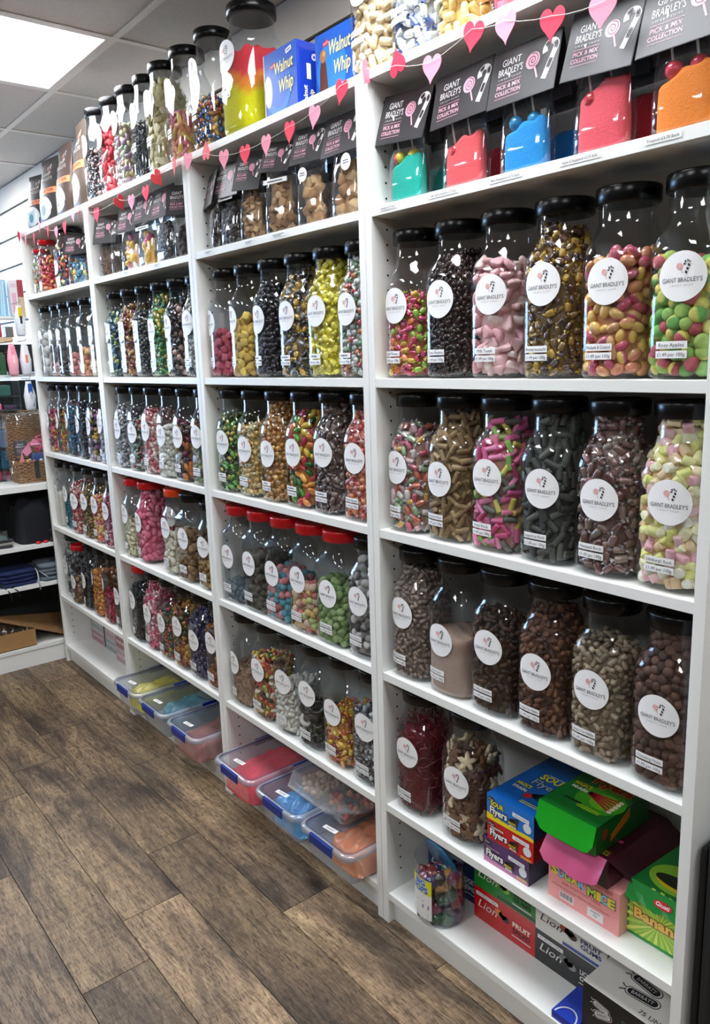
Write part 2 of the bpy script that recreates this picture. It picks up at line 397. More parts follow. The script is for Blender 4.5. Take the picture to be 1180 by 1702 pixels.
def shape(kind, lod):
    """-> V, quads, tris, part index per vertex, extents (x,y,z); the long axis is z"""
    nu, nv = [(8, 5), (10, 7), (16, 10)][lod]
    P = lambda V, s: V * np.array(s)
    if kind == 'ball': V, Q, T = sellip(1, 1, nu, nv); s = (1, 1, 1)
    elif kind == 'pebble': V, Q, T = sellip(1, 1, nu, nv); s = (.85, .7, 1.15)
    elif kind == 'bean': V, Q, T = sellip(1, 1, nu, nv); V[:, 0] += .35 * V[:, 2] ** 2; s = (.62, .6, 1.15)
    elif kind == 'pill': V, Q, T = sellip(.5, 1, nu, nv + 2); s = (.62, .6, 1.05)
    elif kind == 'stick': V, Q, T = sellip(.16, 1, max(nu, 10), nv + 1); s = (.52, .52, 1.3)
    elif kind == 'chunk': V, Q, T = sellip(.22, 1, max(nu, 10), nv + 1); s = (.78, .78, .95)
    elif kind == 'cube': V, Q, T = sellip(.35, .35, max(nu, 12), nv + 1); s = (.8, .8, .85)
    elif kind == 'disc': V, Q, T = sellip(.5, 1, nu + 2, nv); s = (1.1, 1.1, .42)
    elif kind == 'tooth':
        V, Q, T = sellip(.5, .8, nu, nv + 1); V[:, 0] *= 1 + .5 * V[:, 2]; V[:, 1] += .35 * V[:, 0] ** 2; s = (.8, .45, 1.0)
    elif kind == 'star':
        V, Q, T = sellip(.8, 1, 20, 5); a = np.arctan2(V[:, 1], V[:, 0]); r = np.hypot(V[:, 0], V[:, 1]); k = .78 + .34 * np.cos(5 * a)
        V[:, 0] *= k; V[:, 1] *= k; s = (1.35, 1.35, .32)
    elif kind == 'flat': V, Q, T = sellip(.3, .5, nu + 2, nv); V[:, 2] += .3 * V[:, 0] ** 2; s = (1.2, .8, .28)
    elif kind == 'ring':
        nu2, nv2 = [(10, 5), (12, 6), (18, 8)][lod]; u = np.linspace(0, 2 * PI, nu2, endpoint=False); v = np.linspace(0, 2 * PI, nv2, endpoint=False)
        U, W = np.meshgrid(u, v, indexing='ij'); V = np.column_stack([((1 + .42 * np.cos(W)) * np.cos(U)).ravel(), ((1 + .42 * np.cos(W)) * np.sin(U)).ravel(), (.42 * np.sin(W)).ravel()])
        i, j = np.meshgrid(np.arange(nu2), np.arange(nv2), indexing='ij'); i2, j2 = (i + 1) % nu2, (j + 1) % nv2
        Q = np.column_stack([(i * nv2 + j).ravel(), (i2 * nv2 + j).ravel(), (i2 * nv2 + j2).ravel(), (i * nv2 + j2).ravel()]); T = np.zeros((0, 3), int); s = (.75, .75, .75)
    elif kind in ('strand', 'lace'):
        L = 2.6 if kind == 'strand' else 3.6; rr = .2 if kind == 'strand' else .16; m = 8; n = 5; V = []
        for q in range(m):
            t = q / (m - 1) - .5; c = np.array([.5 * math.sin(5 * t), .45 * math.cos(4 * t), L * t])
            for k in range(n): V.append(c + rr * np.array([math.cos(2 * PI * k / n), math.sin(2 * PI * k / n), 0]))
        V = np.array(V); i = np.arange(n); j = (i + 1) % n
        Q = np.concatenate([np.column_stack([a * n + i, a * n + j, (a + 1) * n + j, (a + 1) * n + i]) for a in range(m - 1)]); T = np.zeros((0, 3), int); s = (1, 1, 1)
    elif kind in ('wrap', 'wrapstick', 'wrapball'):
        body = {'wrap': (.6, .52, .78), 'wrapstick': (.58, .58, .95), 'wrapball': (.75, .75, .75)}[kind]
        V, Q, T = sellip(.5 if kind != 'wrapball' else 1, .6 if kind == 'wrap' else 1, nu, nv); V = V * np.array(body)
        parts = [np.zeros(len(V), int)]; Vs = [V]; Qs = [Q]; Ts = [T]; n0 = len(V); nf = 8
        for sg in (-1, 1):
            z0 = sg * body[2] * .92; a = np.arange(nf) * 2 * PI / nf; r0 = .14; r1 = np.where(np.arange(nf) % 2, .62, .40); z1 = z0 + sg * np.where(np.arange(nf) % 2, .62, .48)
            F1 = np.column_stack([r0 * np.cos(a), r0 * np.sin(a), np.full(nf, z0)]); F2 = np.column_stack([r1 * np.cos(a), r1 * .5 * np.sin(a), z1])
            Vs.append(np.concatenate([F1, F2])); i = np.arange(nf); j = (i + 1) % nf
            Qs.append(np.column_stack([n0 + i, n0 + j, n0 + nf + j, n0 + nf + i])); parts.append(np.ones(2 * nf, int)); n0 += 2 * nf
        V = np.concatenate(Vs); return V, np.concatenate(Qs), T, np.concatenate(parts), np.array([.7, .7, 1.3])
    V = V * np.array(s); return V, Q, T, np.zeros(len(V), int), np.abs(V).max(0)

class Box3:   # container: half widths and exponent by height
    def __init__(s, prof, sx=1, sy=1, sz=1, inset=.0022, z0=.004):
        p_ = np.array(prof); s.z = p_[:, 0] * sz; s.ax = p_[:, 1] * sx - inset; s.ay = p_[:, 1] * sy - inset; s.n = p_[:, 2]; s.z0 = z0
    def at(s, z): return np.interp(z, s.z, s.ax), np.interp(z, s.z, s.ay), np.interp(z, s.z, s.n)
def pack(cont, r, fill, rng, layers=2.3, slope=.02, dens=1.3, maxn=4200):
    """points between the wall and a depth of a few sweets, and on the top surface"""
    zmax = fill + slope; n = int(min(60000, 26 * (4 * cont.ax.max() * 2 * zmax * layers * 2 * r + 4 * cont.ax.max() ** 2 * 3 * r) / (r ** 3 * 8) )) + 200
    ph = rng.uniform(0, 2 * PI)
    z = rng.uniform(cont.z0 + .75 * r, zmax, n); ax, ay, ne = cont.at(z)
    x = rng.uniform(-1, 1, n) * ax; y = rng.uniform(-1, 1, n) * ay
    q = ((np.abs(x) / ax) ** ne + (np.abs(y) / ay) ** ne) ** (1 / ne); d = (1 - q) * np.minimum(ax, ay)
    top = fill + slope * (x * math.cos(ph) + y * math.sin(ph)) / cont.ax.max() - (0.3 * slope) * q ** 2 + .3 * slope
    ok = (d > .62 * r) & (z < top) & ((d < layers * r * 1.25) | (z > top - 2.2 * r))
    P = np.column_stack([x, y, z])[ok]; d = d[ok]
    # sweets next to the plastic first
    o = np.argsort(np.where(d < 1.1 * r, 0, 1) + rng.uniform(0, .9, len(d))); P = P[o]; d = d[o]
    cell = dens * r; grid = {}; keep = []; md2 = cell * cell
    K = np.floor(P / cell).astype(int)
    for i in range(len(P)):
        kx, ky, kz = K[i]; p_ = P[i]; bad = False
        for a in (-1, 0, 1):
            for b in (-1, 0, 1):
                for c in (-1, 0, 1):
                    for j in grid.get((kx + a, ky + b, kz + c), ()):
                        e = P[j] - p_
                        if e[0] * e[0] + e[1] * e[1] + e[2] * e[2] < md2: bad = True; break
                    if bad: break
                if bad: break
            if bad: break
        if not bad:
            grid.setdefault((kx, ky, kz), []).append(i); keep.append(i)
            if len(keep) >= maxn: break
    return P[keep], d[keep]
_pc = {}
def rand_rot(n, rng):
    q = rng.normal(size=(n, 4)); q /= np.linalg.norm(q, axis=1)[:, None]; w_, x, y, z = q.T
    return np.stack([np.stack([1 - 2 * (y * y + z * z), 2 * (x * y - z * w_), 2 * (x * z + y * w_)], 1), np.stack([2 * (x * y + z * w_), 1 - 2 * (x * x + z * z), 2 * (y * z - x * w_)], 1),
                     np.stack([2 * (x * z - y * w_), 2 * (y * z + x * w_), 1 - 2 * (x * x + y * y)], 1)], 1)
def fill_mesh(name, cont, kind, r, pal, fill, lod=0, mat=None, seed=0, jit=.10, ends=None, core=None, twotone=None, layers=2.3, slope=.02, flat=False, upright=False, desat=.12):
    if mat is M_SUGAR: desat = .2
    if mat is M_MATTE: desat = .08
    rng = np.random.default_rng(seed + 17)
    key = (id(cont) if not hasattr(cont, 'key') else cont.key, r, round(fill, 3), seed % 4, layers, slope)
    if key not in _pc: _pc[key] = pack(cont, r, fill, np.random.default_rng(seed % 4 + 3), layers, slope)
    P, d = _pc[key]; n = len(P)
    V0, Q0, T0, pt, ext = shape(kind, lod); V0 = V0 * r
    Rm = rand_rot(n, rng)
    ax, ay, ne = cont.at(P[:, 2])
    # long sweets lie along the wall
    if ext[2] > 1.12 or kind in ('disc', 'flat', 'star'):
        gx = np.sign(P[:, 0]) * np.abs(P[:, 0] / ax) ** (ne - 1) / ax; gy = np.sign(P[:, 1]) * np.abs(P[:, 1] / ay) ** (ne - 1) / ay
        g = np.column_stack([gx, gy, np.zeros(n)]); g /= np.maximum(np.linalg.norm(g, axis=1), 1e-9)[:, None]
        if kind in ('disc', 'flat', 'star'):
            zax = g + rng.normal(size=(n, 3)) * .28
        else:
            rnd = rng.normal(size=(n, 3)); 
            if upright: rnd[:, 2] *= 2.5
            zax = rnd - (rnd * g).sum(1)[:, None] * g * .93
        zax /= np.linalg.norm(zax, axis=1)[:, None]; rnd = rng.normal(size=(n, 3)); xax = np.cross(rnd, zax); xax /= np.linalg.norm(xax, axis=1)[:, None]; yax = np.cross(zax, xax)
        near = d < 2.2 * r; R2 = np.stack([xax, yax, zax], 2); Rm[near] = R2[near]
    S = rng.uniform(.88, 1.1, n)
    V = np.einsum('nij,vj->nvi', Rm, V0) * S[:, None, None] + P[:, None, :]
    V = V.reshape(-1, 3)
    # nothing pokes through the plastic
    a2, b2, n2 = cont.at(np.clip(V[:, 2], cont.z[0], cont.z[-1])); q = ((np.abs(V[:, 0]) / a2) ** n2 + (np.abs(V[:, 1]) / b2) ** n2) ** (1 / n2); k = np.where(q > 1, 1 / np.maximum(q, 1e-6), 1)
    V[:, 0] *= k; V[:, 1] *= k; V[:, 2] = np.maximum(V[:, 2], cont.z0)
    m = len(V0); off = (np.arange(n) * m)[:, None, None]
    polys = []
    if len(Q0): polys.append((Q0[None] + off).reshape(-1, 4))
    if len(T0): polys.append((T0[None] + off).reshape(-1, 3))
    palr = np.array([rgb(c) for c in pal]); lum = palr @ np.array([.3, .6, .1]); palr = palr * (1 - desat) + lum[:, None] * desat; ci = rng.integers(0, len(palr), n); C = palr[ci] * rng.uniform(1 - jit, 1 + jit, (n, 1))
    C = np.repeat(C[:, None, :], m, 1)
    if ends is not None and (pt == 1).any():
        E_ = np.array([rgb(c) for c in ends])[rng.integers(0, len(ends), n)]; C[:, pt == 1] = E_[:, None, :]
    if twotone is not None:
        t2 = np.array([rgb(c) for c in twotone])[rng.integers(0, len(twotone), n)]; msk = V0[:, 0] > .1 * r; C[:, msk] = t2[:, None, :]
    C = C.reshape(-1, 3)
    # the sweets further in: a plain body under the outer ones
    if fill > 3 * r and not flat:
        zz = np.linspace(cont.z0 + .4 * r, max(fill - 1.6 * r, cont.z0 + r), 12); th = np.linspace(-PI, PI, 24, endpoint=False); cv = []
        for z in zz:
            ax_, ay_, n_ = cont.at(z); x, y = sup(1, n_, th); cv.append(np.column_stack([x * max(ax_ - 1.15 * r, ax_ * .25), y * max(ay_ - 1.15 * r, ay_ * .25), np.full(24, z)]))
        cv = np.concatenate(cv + [np.array([[0, 0, zz[0]], [0, 0, zz[-1]]])]); i = np.arange(24); j = (i + 1) % 24; b = len(V)
        polys.append(np.concatenate([np.column_stack([a * 24 + i, a * 24 + j, (a + 1) * 24 + j, (a + 1) * 24 + i]) for a in range(11)]) + b)
        polys.append(np.concatenate([np.column_stack([np.full(24, 288), j, i]), np.column_stack([np.full(24, 289), 264 + i, 264 + j])]) + b)
        cc = np.array(rgb(core)) if core else palr.mean(0)
        V = np.concatenate([V, cv]); C = np.concatenate([C, np.repeat(cc[None], len(cv), 0)])
    # order colours with vertices
    return np_mesh(name, V, polys, mat or M_MATTE, cols=C, smooth=True)
def powder_mesh(name, cont, fill, bands, seed=0, heap=.012, mat=None, lean=0.0, res=32):
    """loose powder: walls of the container and a heaped top; bands [(z, colour)] are layers of different powder"""
    rng = np.random.default_rng(seed); th = np.linspace(-PI, PI, 64, endpoint=False); V = []
    ks = rng.uniform(0, 6, 8)
    def top(x, y):
        u = x / cont.ax.max(); v = y / cont.ay.max()
        return fill + heap * (.9 - 1.2 * (u * u + v * v) * .6 + .35 * np.sin(3 * u + ks[0]) * np.cos(2.5 * v + ks[1]) + .22 * np.sin(7 * u + ks[2] + 3 * v) + .12 * np.sin(13 * v + ks[3] + 5 * u)) + lean * u
    nz = 14
    for q in range(nz):
        t = q / (nz - 1); z = np.full(64, cont.z0)
        for _ in range(3):
            ax_, ay_, n_ = cont.at(z); c, s_ = np.cos(th), np.sin(th); x = np.sign(c) * np.abs(c) ** (2 / n_) * ax_; y = np.sign(s_) * np.abs(s_) ** (2 / n_) * ay_
            z = cont.z0 + (top(x, y) - cont.z0) * t
        V.append(np.column_stack([x, y, z]))
    for q in range(1, res // 2):
        f = 1 - q / (res // 2); ax_, ay_, n_ = cont.at(np.full(64, fill)); c, s_ = np.cos(th), np.sin(th)
        x = V[nz - 1][:, 0] * f; y = V[nz - 1][:, 1] * f; V.append(np.column_stack([x, y, top(x, y)]))
    m = len(V); V = np.concatenate(V + [np.array([[0, 0, cont.z0], [0, 0, float(top(0, 0))]])]); i = np.arange(64); j = (i + 1) % 64
    Q = np.concatenate([np.column_stack([a * 64 + i, a * 64 + j, (a + 1) * 64 + j, (a + 1) * 64 + i]) for a in range(m - 1)])
    T = np.concatenate([np.column_stack([np.full(64, m * 64), j, i]), np.column_stack([np.full(64, m * 64 + 1), (m - 1) * 64 + i, (m - 1) * 64 + j])])
    wob = .006 * np.sin(V[:, 0] * 60 + ks[4]) + .008 * np.sin(V[:, 0] * 37 + V[:, 1] * 50 + ks[5])
    C = np.zeros((len(V), 3)); zc = V[:, 2] + wob; C[:] = rgb(bands[0][1])
    for k in range(1, len(bands)):
        t = np.clip((zc - bands[k][0]) / .012 + .5, 0, 1)[:, None]; C = C * (1 - t) + np.array(rgb(bands[k][1])) * t
    return np_mesh(name, V, [Q, T], mat or M_POWDER, cols=C, smooth=True)

_cont = {}
def jar_cont(kind, s, sz=1.0):
    k = (kind, s, sz)
    if k not in _cont: _cont[k] = Box3(PROF[kind], s, s, sz); _cont[k].key = k
    return _cont[k]
LIDM = {'black': M_BLACK, 'red': M_RED, 'orange': M_ORANGE}
_lab = {}
BR = brand_art()
def jar(where, x, y, z, c, fill, lab=(0, .153), strips=(None, '£1.49 per 100g'), kind='std', lid='black', s=1.0, sz=None, strip_z=(.053, .0385), strip_u=None, lod=0, rz=0.0, group=None, brand=True):
    """a sweet jar with its labels, and its sweets as a thing of their own; c = (short words for the sweets, name, fill settings)"""
    sz = sz or 1.0
    words, nm, st = c; st = dict(st); st['r'] = st['r'] * {'ball': .9, 'wrapstick': .85, 'stick': .9, 'tooth': .85}.get(st['shape'], .80)
    root = thing('sweet_jar', f'{"red-lidded " if lid == "red" else "orange-lidded " if lid == "orange" else ""}jar of {words}, {where}', 'jar', (x, y, z), rz, group)
    root.scale = (s, s, sz)
    part('jar_body', jar_body_mesh(kind), root); part('lid', lid_mesh(kind, LIDM[lid]), root)
    u0 = round(lab[0] / .004) * .004
    if brand:
        k = (kind, u0)
        if k not in _lab: _lab[k] = BR.mesh('brand_label', front_map(kind, u0, 0))
        part('brand_label', _lab[k], root, (0, 0, lab[1]))
        us = u0 - .012 if strip_u is None else strip_u
        us = round(us / .004) * .004
        for nme, t, zz in (('name_label', strips[0], strip_z[0]), ('price_label', strips[1], strip_z[1])):
            k = (kind, us, t)
            if k not in _lab: _lab[k] = strip_art(t).mesh(nme, front_map(kind, us, 0))
            part(nme, _lab[k], root, (0, 0, zz))
    st = dict(st); cont = jar_cont(kind, s, sz)
    seed = int(x * 1000 + z * 777)
    if st.get('shape') == 'powder': me = powder_mesh(nm, cont, fill, [(zb, cb) for zb, cb in st['bands']], seed=seed, heap=st.get('heap', .01), lean=st.get('lean', 0))
    else:
        me = fill_mesh(nm, cont, st['shape'], st['r'], st['pal'], fill, lod=st.get('lod', lod), mat=st.get('mat', M_MATTE), seed=seed, jit=st.get('jit', .1), ends=st.get('ends'), core=st.get('core'), twotone=st.get('two'), layers=st.get('layers', 2.3), slope=st.get('slope', .012))
    o = part(nm, me, None, (x, y, z), (0, 0, rz)); tag(o, f'{words} inside jar {where}', 'sweets', kind='stuff')
    return root
def S(shape, r, pal, mat=None, **k): d = dict(shape=shape, r=r, pal=pal); d['mat'] = mat or M_MATTE; d.update(k); return d

# ------------------------------------------------------------------ the room
ZC = 2.46; YW = .31
def planks():
    L, W = .995, .1688; V = []; F = []; mi = []; C = []; g = .0022
    joints = {0: 1.21, 1: 1.733, 2: 1.955, -1: .62, 3: 1.13, 4: 1.557, 5: 1.62, 6: .9}
    rg = np.random.default_rng(5); mb = MB()
    for k in range(-2, 19):
        y1 = -.0165 - W * k; y0 = y1 - W; ofs = joints.get(k, rg.uniform(0, L)); ofs = ofs % L
        for i in range(-6, 9):
            x0 = ofs + L * i; x1 = x0 + L
            tn = {(0, .2): .5, (0, 1.2): .62, (0, 2.2): .95, (1, .7): .38, (1, 1.7): .22, (1, -.3): .2, (2, 1.0): .72, (2, 2.0): 1.0, (2, 0.0): .2, (3, 1.1): .42, (3, 2.1): .08, (3, .1): .4, (4, 1.6): .6, (4, .6): .12}
            tv = [v for (kk, xx), v in tn.items() if kk == k and abs(xx - x0) < .12]; q = rg.uniform(0, 1, 3)
            mb.box(x0 + g / 2, x1 - g / 2, y0 + g / 2, y1 - g / 2, -.006, 0, 0, (tv[0] if tv else q[0], q[1], q[2]))
    mb.box(-5, 8, -3.2, .4, -.02, -.0045, 1)
    return mb
def wood_floor():
    m, nt, out = new_mat('oak_vinyl'); b = N(nt, 'ShaderNodeBsdfPrincipled'); nt.links.new(b.outputs[0], out.inputs[0])
    g = N(nt, 'ShaderNodeNewGeometry'); at = N(nt, 'ShaderNodeAttribute', attribute_name='Col')
    off = N(nt, 'ShaderNodeVectorMath', operation='SCALE'); nt.links.new(at.outputs['Color'], off.inputs[0]); off.inputs['Scale'].default_value = 37
    pos = N(nt, 'ShaderNodeVectorMath', operation='ADD'); nt.links.new(g.outputs['Position'], pos.inputs[0]); nt.links.new(off.outputs[0], pos.inputs[1])
    def stretched(sx, sy, scale, detail, rough=.55, dist=0.0):
        v = N(nt, 'ShaderNodeVectorMath', operation='MULTIPLY'); nt.links.new(pos.outputs[0], v.inputs[0]); v.inputs[1].default_value = (sx, sy, 1)
        n = N(nt, 'ShaderNodeTexNoise'); n.inputs['Scale'].default_value = scale; n.inputs['Detail'].default_value = detail; n.inputs['Roughness'].default_value = rough; n.inputs['Distortion'].default_value = dist
        nt.links.new(v.outputs[0], n.inputs['Vector']); return n.outputs[0]
    fine = stretched(22, 190, 1.0, 5, .7, 1.6); mid = stretched(3.4, 26, 1.0, 5, .62, 1.8); blot = stretched(1.7, 4.2, 1.0, 4, .6, .6); cross = stretched(95, 10, 1, 4, .6, 1.0)
    def ramp(src, stops):
        r = N(nt, 'ShaderNodeValToRGB'); nt.links.new(src, r.inputs[0]); el = r.color_ramp.elements
        el[0].position, el[0].color = stops[0][0], (*rgb(stops[0][1]), 1); el[1].position, el[1].color = stops[-1][0], (*rgb(stops[-1][1]), 1)
        for p_, c in stops[1:-1]: e = el.new(p_); e.color = (*rgb(c), 1)
        return r.outputs[0]
    base = ramp(blot, [(.33, '#51483f'), (.44, '#7c6d5d'), (.54, '#998670'), (.64, '#ac9a7e')])
    dark = ramp(mid, [(.34, '#8f857b'), (.48, '#d9d1c8'), (.6, '#fff8ee')])
    fin = ramp(fine, [(.40, '#6a625a'), (.49, '#dcd6cf'), (.60, '#ffffff')])
    def mul(a, c, f):
        x = N(nt, 'ShaderNodeMix', data_type='RGBA', blend_type='MULTIPLY'); x.inputs[0].default_value = f; nt.links.new(a, x.inputs[6]); nt.links.new(c, x.inputs[7]); return x.outputs[2]
    c = mul(base, dark, .8); c = mul(c, fin, .85); crs = ramp(cross, [(.38, '#a59c92'), (.5, '#f0ece6'), (.6, '#ffffff')]); c = mul(c, crs, .35)
    # knots
    vv = N(nt, 'ShaderNodeVectorMath', operation='MULTIPLY'); nt.links.new(pos.outputs[0], vv.inputs[0]); vv.inputs[1].default_value = (2.6, 5.2, 1)
    vo = N(nt, 'ShaderNodeTexVoronoi'); vo.inputs['Scale'].default_value = 1.0; nt.links.new(vv.outputs[0], vo.inputs['Vector'])
    kn = ramp(vo.outputs['Distance'], [(.02, '#1d1510'), (.06, '#6a5c50'), (.13, '#ffffff')]); c = mul(c, kn, .8)
    # per plank tone
    sep = N(nt, 'ShaderNodeSeparateColor'); nt.links.new(at.outputs['Color'], sep.inputs[0])
    tone = N(nt, 'ShaderNodeMapRange'); nt.links.new(sep.outputs[0], tone.inputs[0]); tone.inputs[3].default_value = .66; tone.inputs[4].default_value = 1.42
    sc = N(nt, 'ShaderNodeVectorMath', operation='SCALE'); nt.links.new(c, sc.inputs[0]); nt.links.new(tone.outputs[0], sc.inputs['Scale'])
    nt.links.new(sc.outputs[0], b.inputs['Base Color'])
    b.inputs['Roughness'].default_value = .42; b.inputs['Specular IOR Level'].default_value = .4
    bp = N(nt, 'ShaderNodeBump'); bp.inputs['Strength'].default_value = .35; bp.inputs['Distance'].default_value = .002; nt.links.new(fine, bp.inputs['Height']); nt.links.new(bp.outputs[0], b.inputs['Normal'])
    return m
M_FLOOR = wood_floor()
struct(obj('floor', planks(), [M_FLOOR, M_DARK]))
# ceiling: tiles in a T-bar grid, LED panels in some of the openings
M_TILE = pbr('ceiling_tile', (196, 192, 188), .9, noise=.05, nscale=90)
M_BAR = pbr('ceiling_bar', (214, 212, 208), .45)
M_LED = emit('led_panel', (246, 250, 255), PANEL_EMIT)
GX, GY = .560, .012      # one grid crossing; bars every 0.6
PANELS = [(0, 0), (3, 0), (6, 0), (-3, 0), (-6, 0), (0, -3), (3, -3), (6, -3), (-3, -3)]
mb = MB()
for i in range(-9, 13):
    for j in range(-6, 1):
        if (i, j) in PANELS: continue
        x0 = GX + .6 * i; y1 = GY + .6 * j
        mb.box(x0 + .006, x0 + .594, y1 - .594, y1 - .006, ZC + .004, ZC + .016)
for i in range(-9, 13): x0 = GX + .6 * i; mb.box(x0 + .006, x0 + .594, GY + .006, YW, ZC + .004, ZC + .016)
mb.box(-5, 8, -3.6, .4, ZC + .016, ZC + .05)
struct(obj('ceiling', mb, M_TILE))
mb = MB()
for i in range(-9, 14): mb.box(GX + .6 * i - .012, GX + .6 * i + .012, -3.5, YW, ZC, ZC + .006)
for j in range(-6, 2): mb.box(-4.8, 7.9, GY + .6 * j - .0118, GY + .6 * j + .0118, ZC + .0004, ZC + .0066)
struct(obj('trim_1', mb, M_BAR))
for k, (i, j) in enumerate(PANELS):
    if k == 0: lb = 'square white ceiling light panel, lit, top left of the photo above the bookcases'
    else: lb = 'square white ceiling light panel, lit, further along the ceiling'
    t = thing('ceiling_light', lb, 'ceiling light', (GX + .6 * i + .3, GY + .6 * j - .3, ZC), 0, 'ceiling light panels')
    mb = MB(); mb.box(-.277, .277, -.277, .277, .003, .006); obj('diffuser', mb, M_LED, t)
    mb = MB(); a, b = .288, .277
    mb.box(-a, a, -a, -b, -.0, .008).box(-a, a, b, a, 0, .008).box(-a, -b, -b, b, 0, .008).box(b, a, -b, b, 0, .008); obj('frame', mb, M_BAR, t)
# walls
M_FAR = pbr('far_wall_paint', (92, 86, 82), .7)
mb = MB(); pz = [2.46, 2.325, 2.17, 2.015, 1.86, 1.705, 1.55, 1.395, 1.24, 1.085, .93, .775, .62, .465, .31, .155, 0]
for a, b in zip(pz[:-1], pz[1:]): mb.box(-4.6, 7.9, YW, YW + .02, b + .006, a - .006 if a < 2.4 else a)
struct(obj('wall_back', mb, M_WALL)); mb = MB(); mb.box(-4.6, 7.9, YW + .012, YW + .06, 0, ZC); struct(obj('trim_2', mb, M_DARK))
mb = MB(); mb.box(7.6, 7.7, -3.2, .4, 0, ZC); struct(obj('wall_right', mb, M_FAR))
mb = MB(); mb.box(-4.7, 7.7, -3.3, -3.2, 0, ZC); struct(obj('wall_front', mb, M_FAR))
mb = MB(); mb.box(-4.6, -4.5, -3.2, .31, 0, .95).box(-4.6, -4.5, -3.2, .31, 2.2, ZC).box(-4.6, -4.5, -.7, .31, .95, 2.2).box(-4.6, -4.5, -3.2, -3.1, .95, 2.2)
struct(obj('wall_left', mb, M_PAINT))
mb = MB()
for yy in (-3.1, -2.3, -1.5, -.73): mb.box(-4.57, -4.50, yy, yy + .035, .95, 2.2)
mb.box(-4.57, -4.5, -3.1, -.7, .95, .985).box(-4.57, -4.5, -3.1, -.7, 2.165, 2.2); mb.box(-4.545, -4.54, -3.1, -.7, .95, 2.2, 1)
struct(obj('window_1', mb, [M_WHITE, M_ACRYL]))
mb = MB(); mb.box(-4.66, -4.62, -3.1, -.7, .95, 2.2); struct(obj('daylight_panel', mb, emit('daylight_glow', (190, 216, 255), WINDOW_EMIT)))  # glowing panel added behind the glass, stands in for street daylight

# ------------------------------------------------------------------ bookcases
T = .02; D = .28; SZ = [1.751, 1.389, 1.044, .6905, .341]; ZB = .088; TOP = 2.02
UN = ['leftmost bookcase', 'second bookcase from the left', 'third bookcase from the left', 'rightmost bookcase']
def holes(mb, x, sgn):
    for y in (.045, .235):
        z = .14
        while z < 1.97:
            if all(not (sz - .03 < z < sz + .01) for sz in SZ):
                P = [(x + sgn * .0004, y + .0028 * math.cos(a), z + .0028 * math.sin(a)) for a in np.linspace(0, 2 * PI, 9)[:-1]]
                mb.add(P, [tuple(range(8))] if sgn > 0 else [tuple(range(8))[::-1]], 1)
            z += .032
for k in range(4):
    x0 = .8 * k; x1 = x0 + .8 - .0015
    t = thing('bookcase', f'tall white shelving bookcase with six shelves, {UN[k]} of the row', 'bookcase', (0, 0, 0), 0, 'white bookcases along the wall')
    for xa, sg in ((x0 + .0005, 1), (x1 - T, -1)):
        mb = MB(); mb.box(xa, xa + T, 0, D, .0, TOP); holes(mb, xa + T if sg > 0 else xa, sg); obj('side_panel', mb, [M_WHITE, M_DARK], t, bevel=.0008)
    mb = MB(); mb.box(x0 + T + .001, x1 - T - .0005, 0, D, TOP - T, TOP - .0005); obj('top_panel', mb, M_WHITE, t, bevel=.0008)
    for z in SZ: mb = MB(); mb.box(x0 + T + .001, x1 - T - .0005, .002, D - .006, z - T, z); obj('shelf', mb, M_WHITE, t, bevel=.0008)
    mb = MB(); mb.box(x0 + T + .001, x1 - T - .0005, .002, D - .006, ZB - T, ZB); obj('bottom_shelf', mb, M_WHITE, t, bevel=.0008)
    mb = MB(); mb.box(x0 + T + .001, x1 - T - .0005, .02, .036, 0.0, ZB - T); obj('plinth', mb, M_WHITE, t)
    mb = MB(); mb.box(x0 + T, x1 - T, D - .005, D - .001, ZB, TOP - T); obj('back_panel', mb, M_WHITE, t)
mb = MB()
# something dark standing right of the last bookcase
t = thing('display_case', 'tall black case standing on the floor against the right side of the rightmost bookcase', 'case', (3.205, 0, 0))
mb.box(.012, .40, .006, .285, .0, .655); obj('case_body', mb, M_DARK, t, bevel=.02)
mb = MB(); mb.box(.0, .012, .02, .27, .04, .62); obj('foam_edge', mb, M_DARK, t, bevel=.004)

# ------------------------------------------------------------------ jars on the shelves
OR = ['first', 'second', 'third', 'fourth', 'fifth', 'sixth']
UK = ['leftmost bookcase', 'second bookcase', 'third bookcase', 'rightmost bookcase']
SHN = {1: 'highest shelf', 2: 'eye-level shelf', 3: 'shelf below eye-level', 4: 'waist-high shelf', 5: 'knee-high shelf', 0: 'on top'}
def where(k, sh, i, n=6):
    if sh == 0: return f'{i} atop {UK[k]}'
    p_ = OR[i] if isinstance(i, int) else i
    return f'{p_} along the {SHN[sh]}, {UK[k]}'
W_ = 'bright white'
silv = ['#d8d8dc', '#c9ccd2', '#b8bcc4']
PR = '£1.49 per 100g'
B3 = (.011, .009); B4 = (.008, .012, .006)
# each: x, y, u, z of label, fill, (words, name, settings), first strip, jar options
J = []
def row(k, sh, items):
    items = [list(i) for i in items]; R = .0628; G = .0004
    if len(items) > 4:
        fr = [i for i in items if 'y' not in i[5]]; lo = .8 * k + .0205; hi = .8 * k + .7995 - .0205; hw = [R * i[5].get('s', 1) for i in fr]
        for _ in range(60):
            fr[0][0] = max(fr[0][0], lo + hw[0]); fr[-1][0] = min(fr[-1][0], hi - hw[-1])
            for a in range(len(fr) - 1):
                d = hw[a] + hw[a + 1] + G - (fr[a + 1][0] - fr[a][0])
                if d > 0: fr[a][0] -= d / 2; fr[a + 1][0] += d / 2
    for i, it in enumerate(items):
        x, lab, fill, c, nm, op = it; op = dict(op); i_ = op.pop('i', i); wy = op.pop('y', .076)
        lod = {3: 2, 2: 1, 1: 0, 0: 0}[k]; price = op.pop('price', PR)
        jar(where(k, sh, i_), x, wy, TOP if sh == 0 else SZ[sh - 1], c, fill, lab=lab, strips=(nm, price), lod=lod, group=None, **op)
